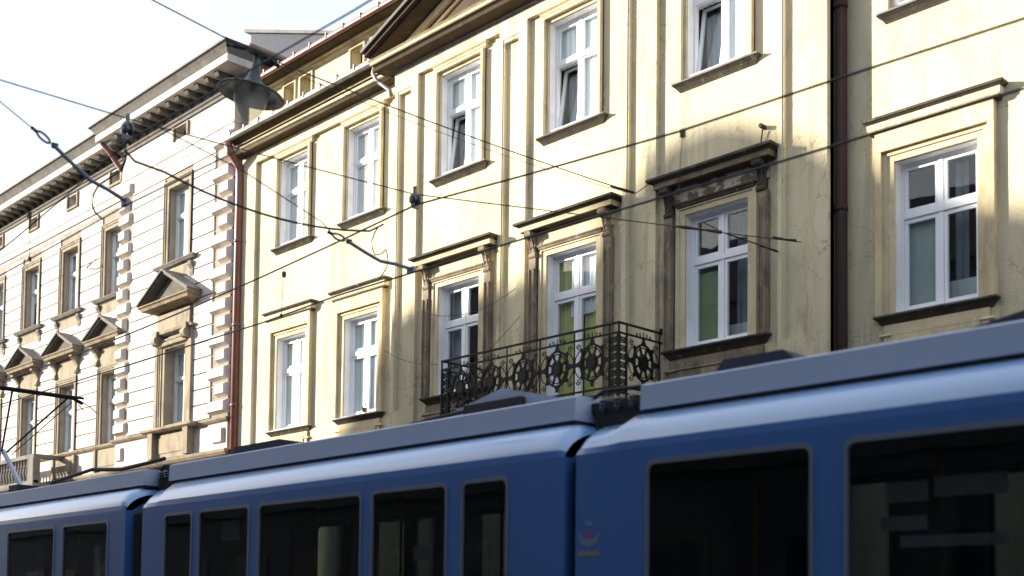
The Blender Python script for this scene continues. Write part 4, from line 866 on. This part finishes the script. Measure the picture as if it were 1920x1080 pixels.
a1 = arm((-11.5, 5.5, 5.87), (-11.68, 4.82, 6.33), 'bent blue-grey steel arm at upper left, clamped to the wire before the white house', [(-11.7, 4.55, 6.48), (-11.9, 3.6, 7.1), (-12.3, -2.2, 10.4)])
a2 = arm((-10.75, 8.7, 5.69), (-11.0, 7.98, 5.93), 'straight dark steel arm over the cream wall, clamped to the lower tram wire', [(-11.0, 7.6, 6.07), (-11.05, 6.6, 6.40), (-11.3, 5.7, 6.7)])
# jumper cables
line('feeder_cable', [(-11.55, 5.5, 6.45), (-11.52, 5.6, 6.35), (-11.45, 5.9, 6.30)]+sag((-11.45, 5.9, 6.30), (-11.35, 8.2, 6.20), .12, 10)[1:]+[(-11.3, 8.5, 6.25), (-11.3, 8.7, 6.38)], .013, 'thick black feeder cable sagging between the two tracks in front of the drainpipe', 'cable')
def px(px_, py_, y):   # used once to shape the two short loops; y is their real distance
    dv = fw+rt*((px_-960)/2221.048)-up*((py_-1049.832)/2221.048); t = y/dv.y; return Vector((0, 0, 1.65))+dv*t
line('jumper_loop', [px(*p, 5.5) for p in [(236, 268), (235, 300), (228, 318), (205, 334), (185, 347), (175, 365), (173, 385), (178, 398), (192, 411)]], .011, 'black looped jumper cable on the nearer wire below the left insulator', 'cable', 'jumper cables')
line('jumper_loop', [px(*p, 8.6) for p in [(710, 425), (702, 437), (697, 452), (698, 466), (703, 478), (715, 476), (724, 468), (727, 482), (726, 500), (720, 510), (712, 522)]], .008, 'thin looped jumper cable over the cream wall at the straight steel arm', 'cable', 'jumper cables')
# other small wires strung along the walls
line('thin_wall_cable', sag((-18.9, W-RR-.12, 7.0), (-16.3, W-RR-.9, 6.2), .1), .006, 'thin slack cable from the bay corner down to the balcony rail', 'cable')
line('thin_wall_cable', sag((-17.5, W-RR-.3, 7.5), (-14.9, W-RR-.3, 7.45), .25), .005, 'thin cable looping across the window left of the balcony door', 'cable')
line('thin_wall_cable', [(-14.95, W-RR-.12, 7.0), (-15.3, W-RR-.5, 6.4), (-15.7, W-RR-.9, 5.9)], .005, 'straight thin wire from the pilaster down into the left half of the balcony', 'cable')
# ------------------------------------------------------------------ street lamp
TL = Matrix.Rotation(R(9), 3, Vector((-.72, .69, 0)))
lp = empty('hanging_street_lamp', (lmx, lmy, lmz), 'green enamel bell street lamp with glass globe hanging from a cross wire', 'street lamp')
LC = Vector((lmx, lmy, lmz))
m = MB(); m.lathe([(.0, .42), (.045, .42), (.05, .34), (.062, .26), (.09, .18), (.14, .11), (.205, .075), (.21, .065), (.30, .04), (.38, .008), (.40, -.012), (.396, -.02), (.30, .015), (.21, .03), (.0, .04)], LC, 40, TL); build('lamp_shade', m, 'lamp', lp, smooth=True)
m = MB(); m.lathe([(.205, .05), (.21, 0), (.205, -.06), (.18, -.15), (.13, -.24), (.07, -.31), (.03, -.34), (.0, -.345)], LC, 32, TL); build('lamp_globe', m, 'globe', lp, smooth=True)
m = MB(); m.lathe([(.0, .06), (.03, .06), (.035, -.02), (.05, -.08), (.045, -.14), (.0, -.17)], LC, 16, TL); build('lamp_bulb', m, 'white', lp, smooth=True)
m = MB(); p = LC+TL @ Vector((0, 0, .4)); m.tube([p, p+Vector((0, 0, .12))], .03, 8); m.box(p.x-.035, p.x+.035, p.y-.10, p.y+.10, p.z+.08, p.z+.12); m.tube([p+Vector((0, -.16, .1)), p+Vector((-.05, -.3, .1)), p+Vector((0, -.4, .06))], .02, 6); m.tube([p+Vector((0, .1, .1)), p+Vector((0, .3, .04))], .025, 6); build('lamp_hanger', m, 'iron', lp)
# wall anchors on the white house
an = empty('wall_anchor', (-31.6, W-.02, 11.6), 'small iron wall hook beside the upper window next to the quoins of the white house', 'wall hook')
m = MB(); m.tube([(-33.6, W-.06, 11.75), (-33.3, W-.2, 11.7), (-32.9, W-.25, 11.72)], .02, 6); m.tube([(-33.3, W-.2, 11.7), (-32.3, W-.4, 11.68)], .01, 6); build('hook', m, 'iron', an)
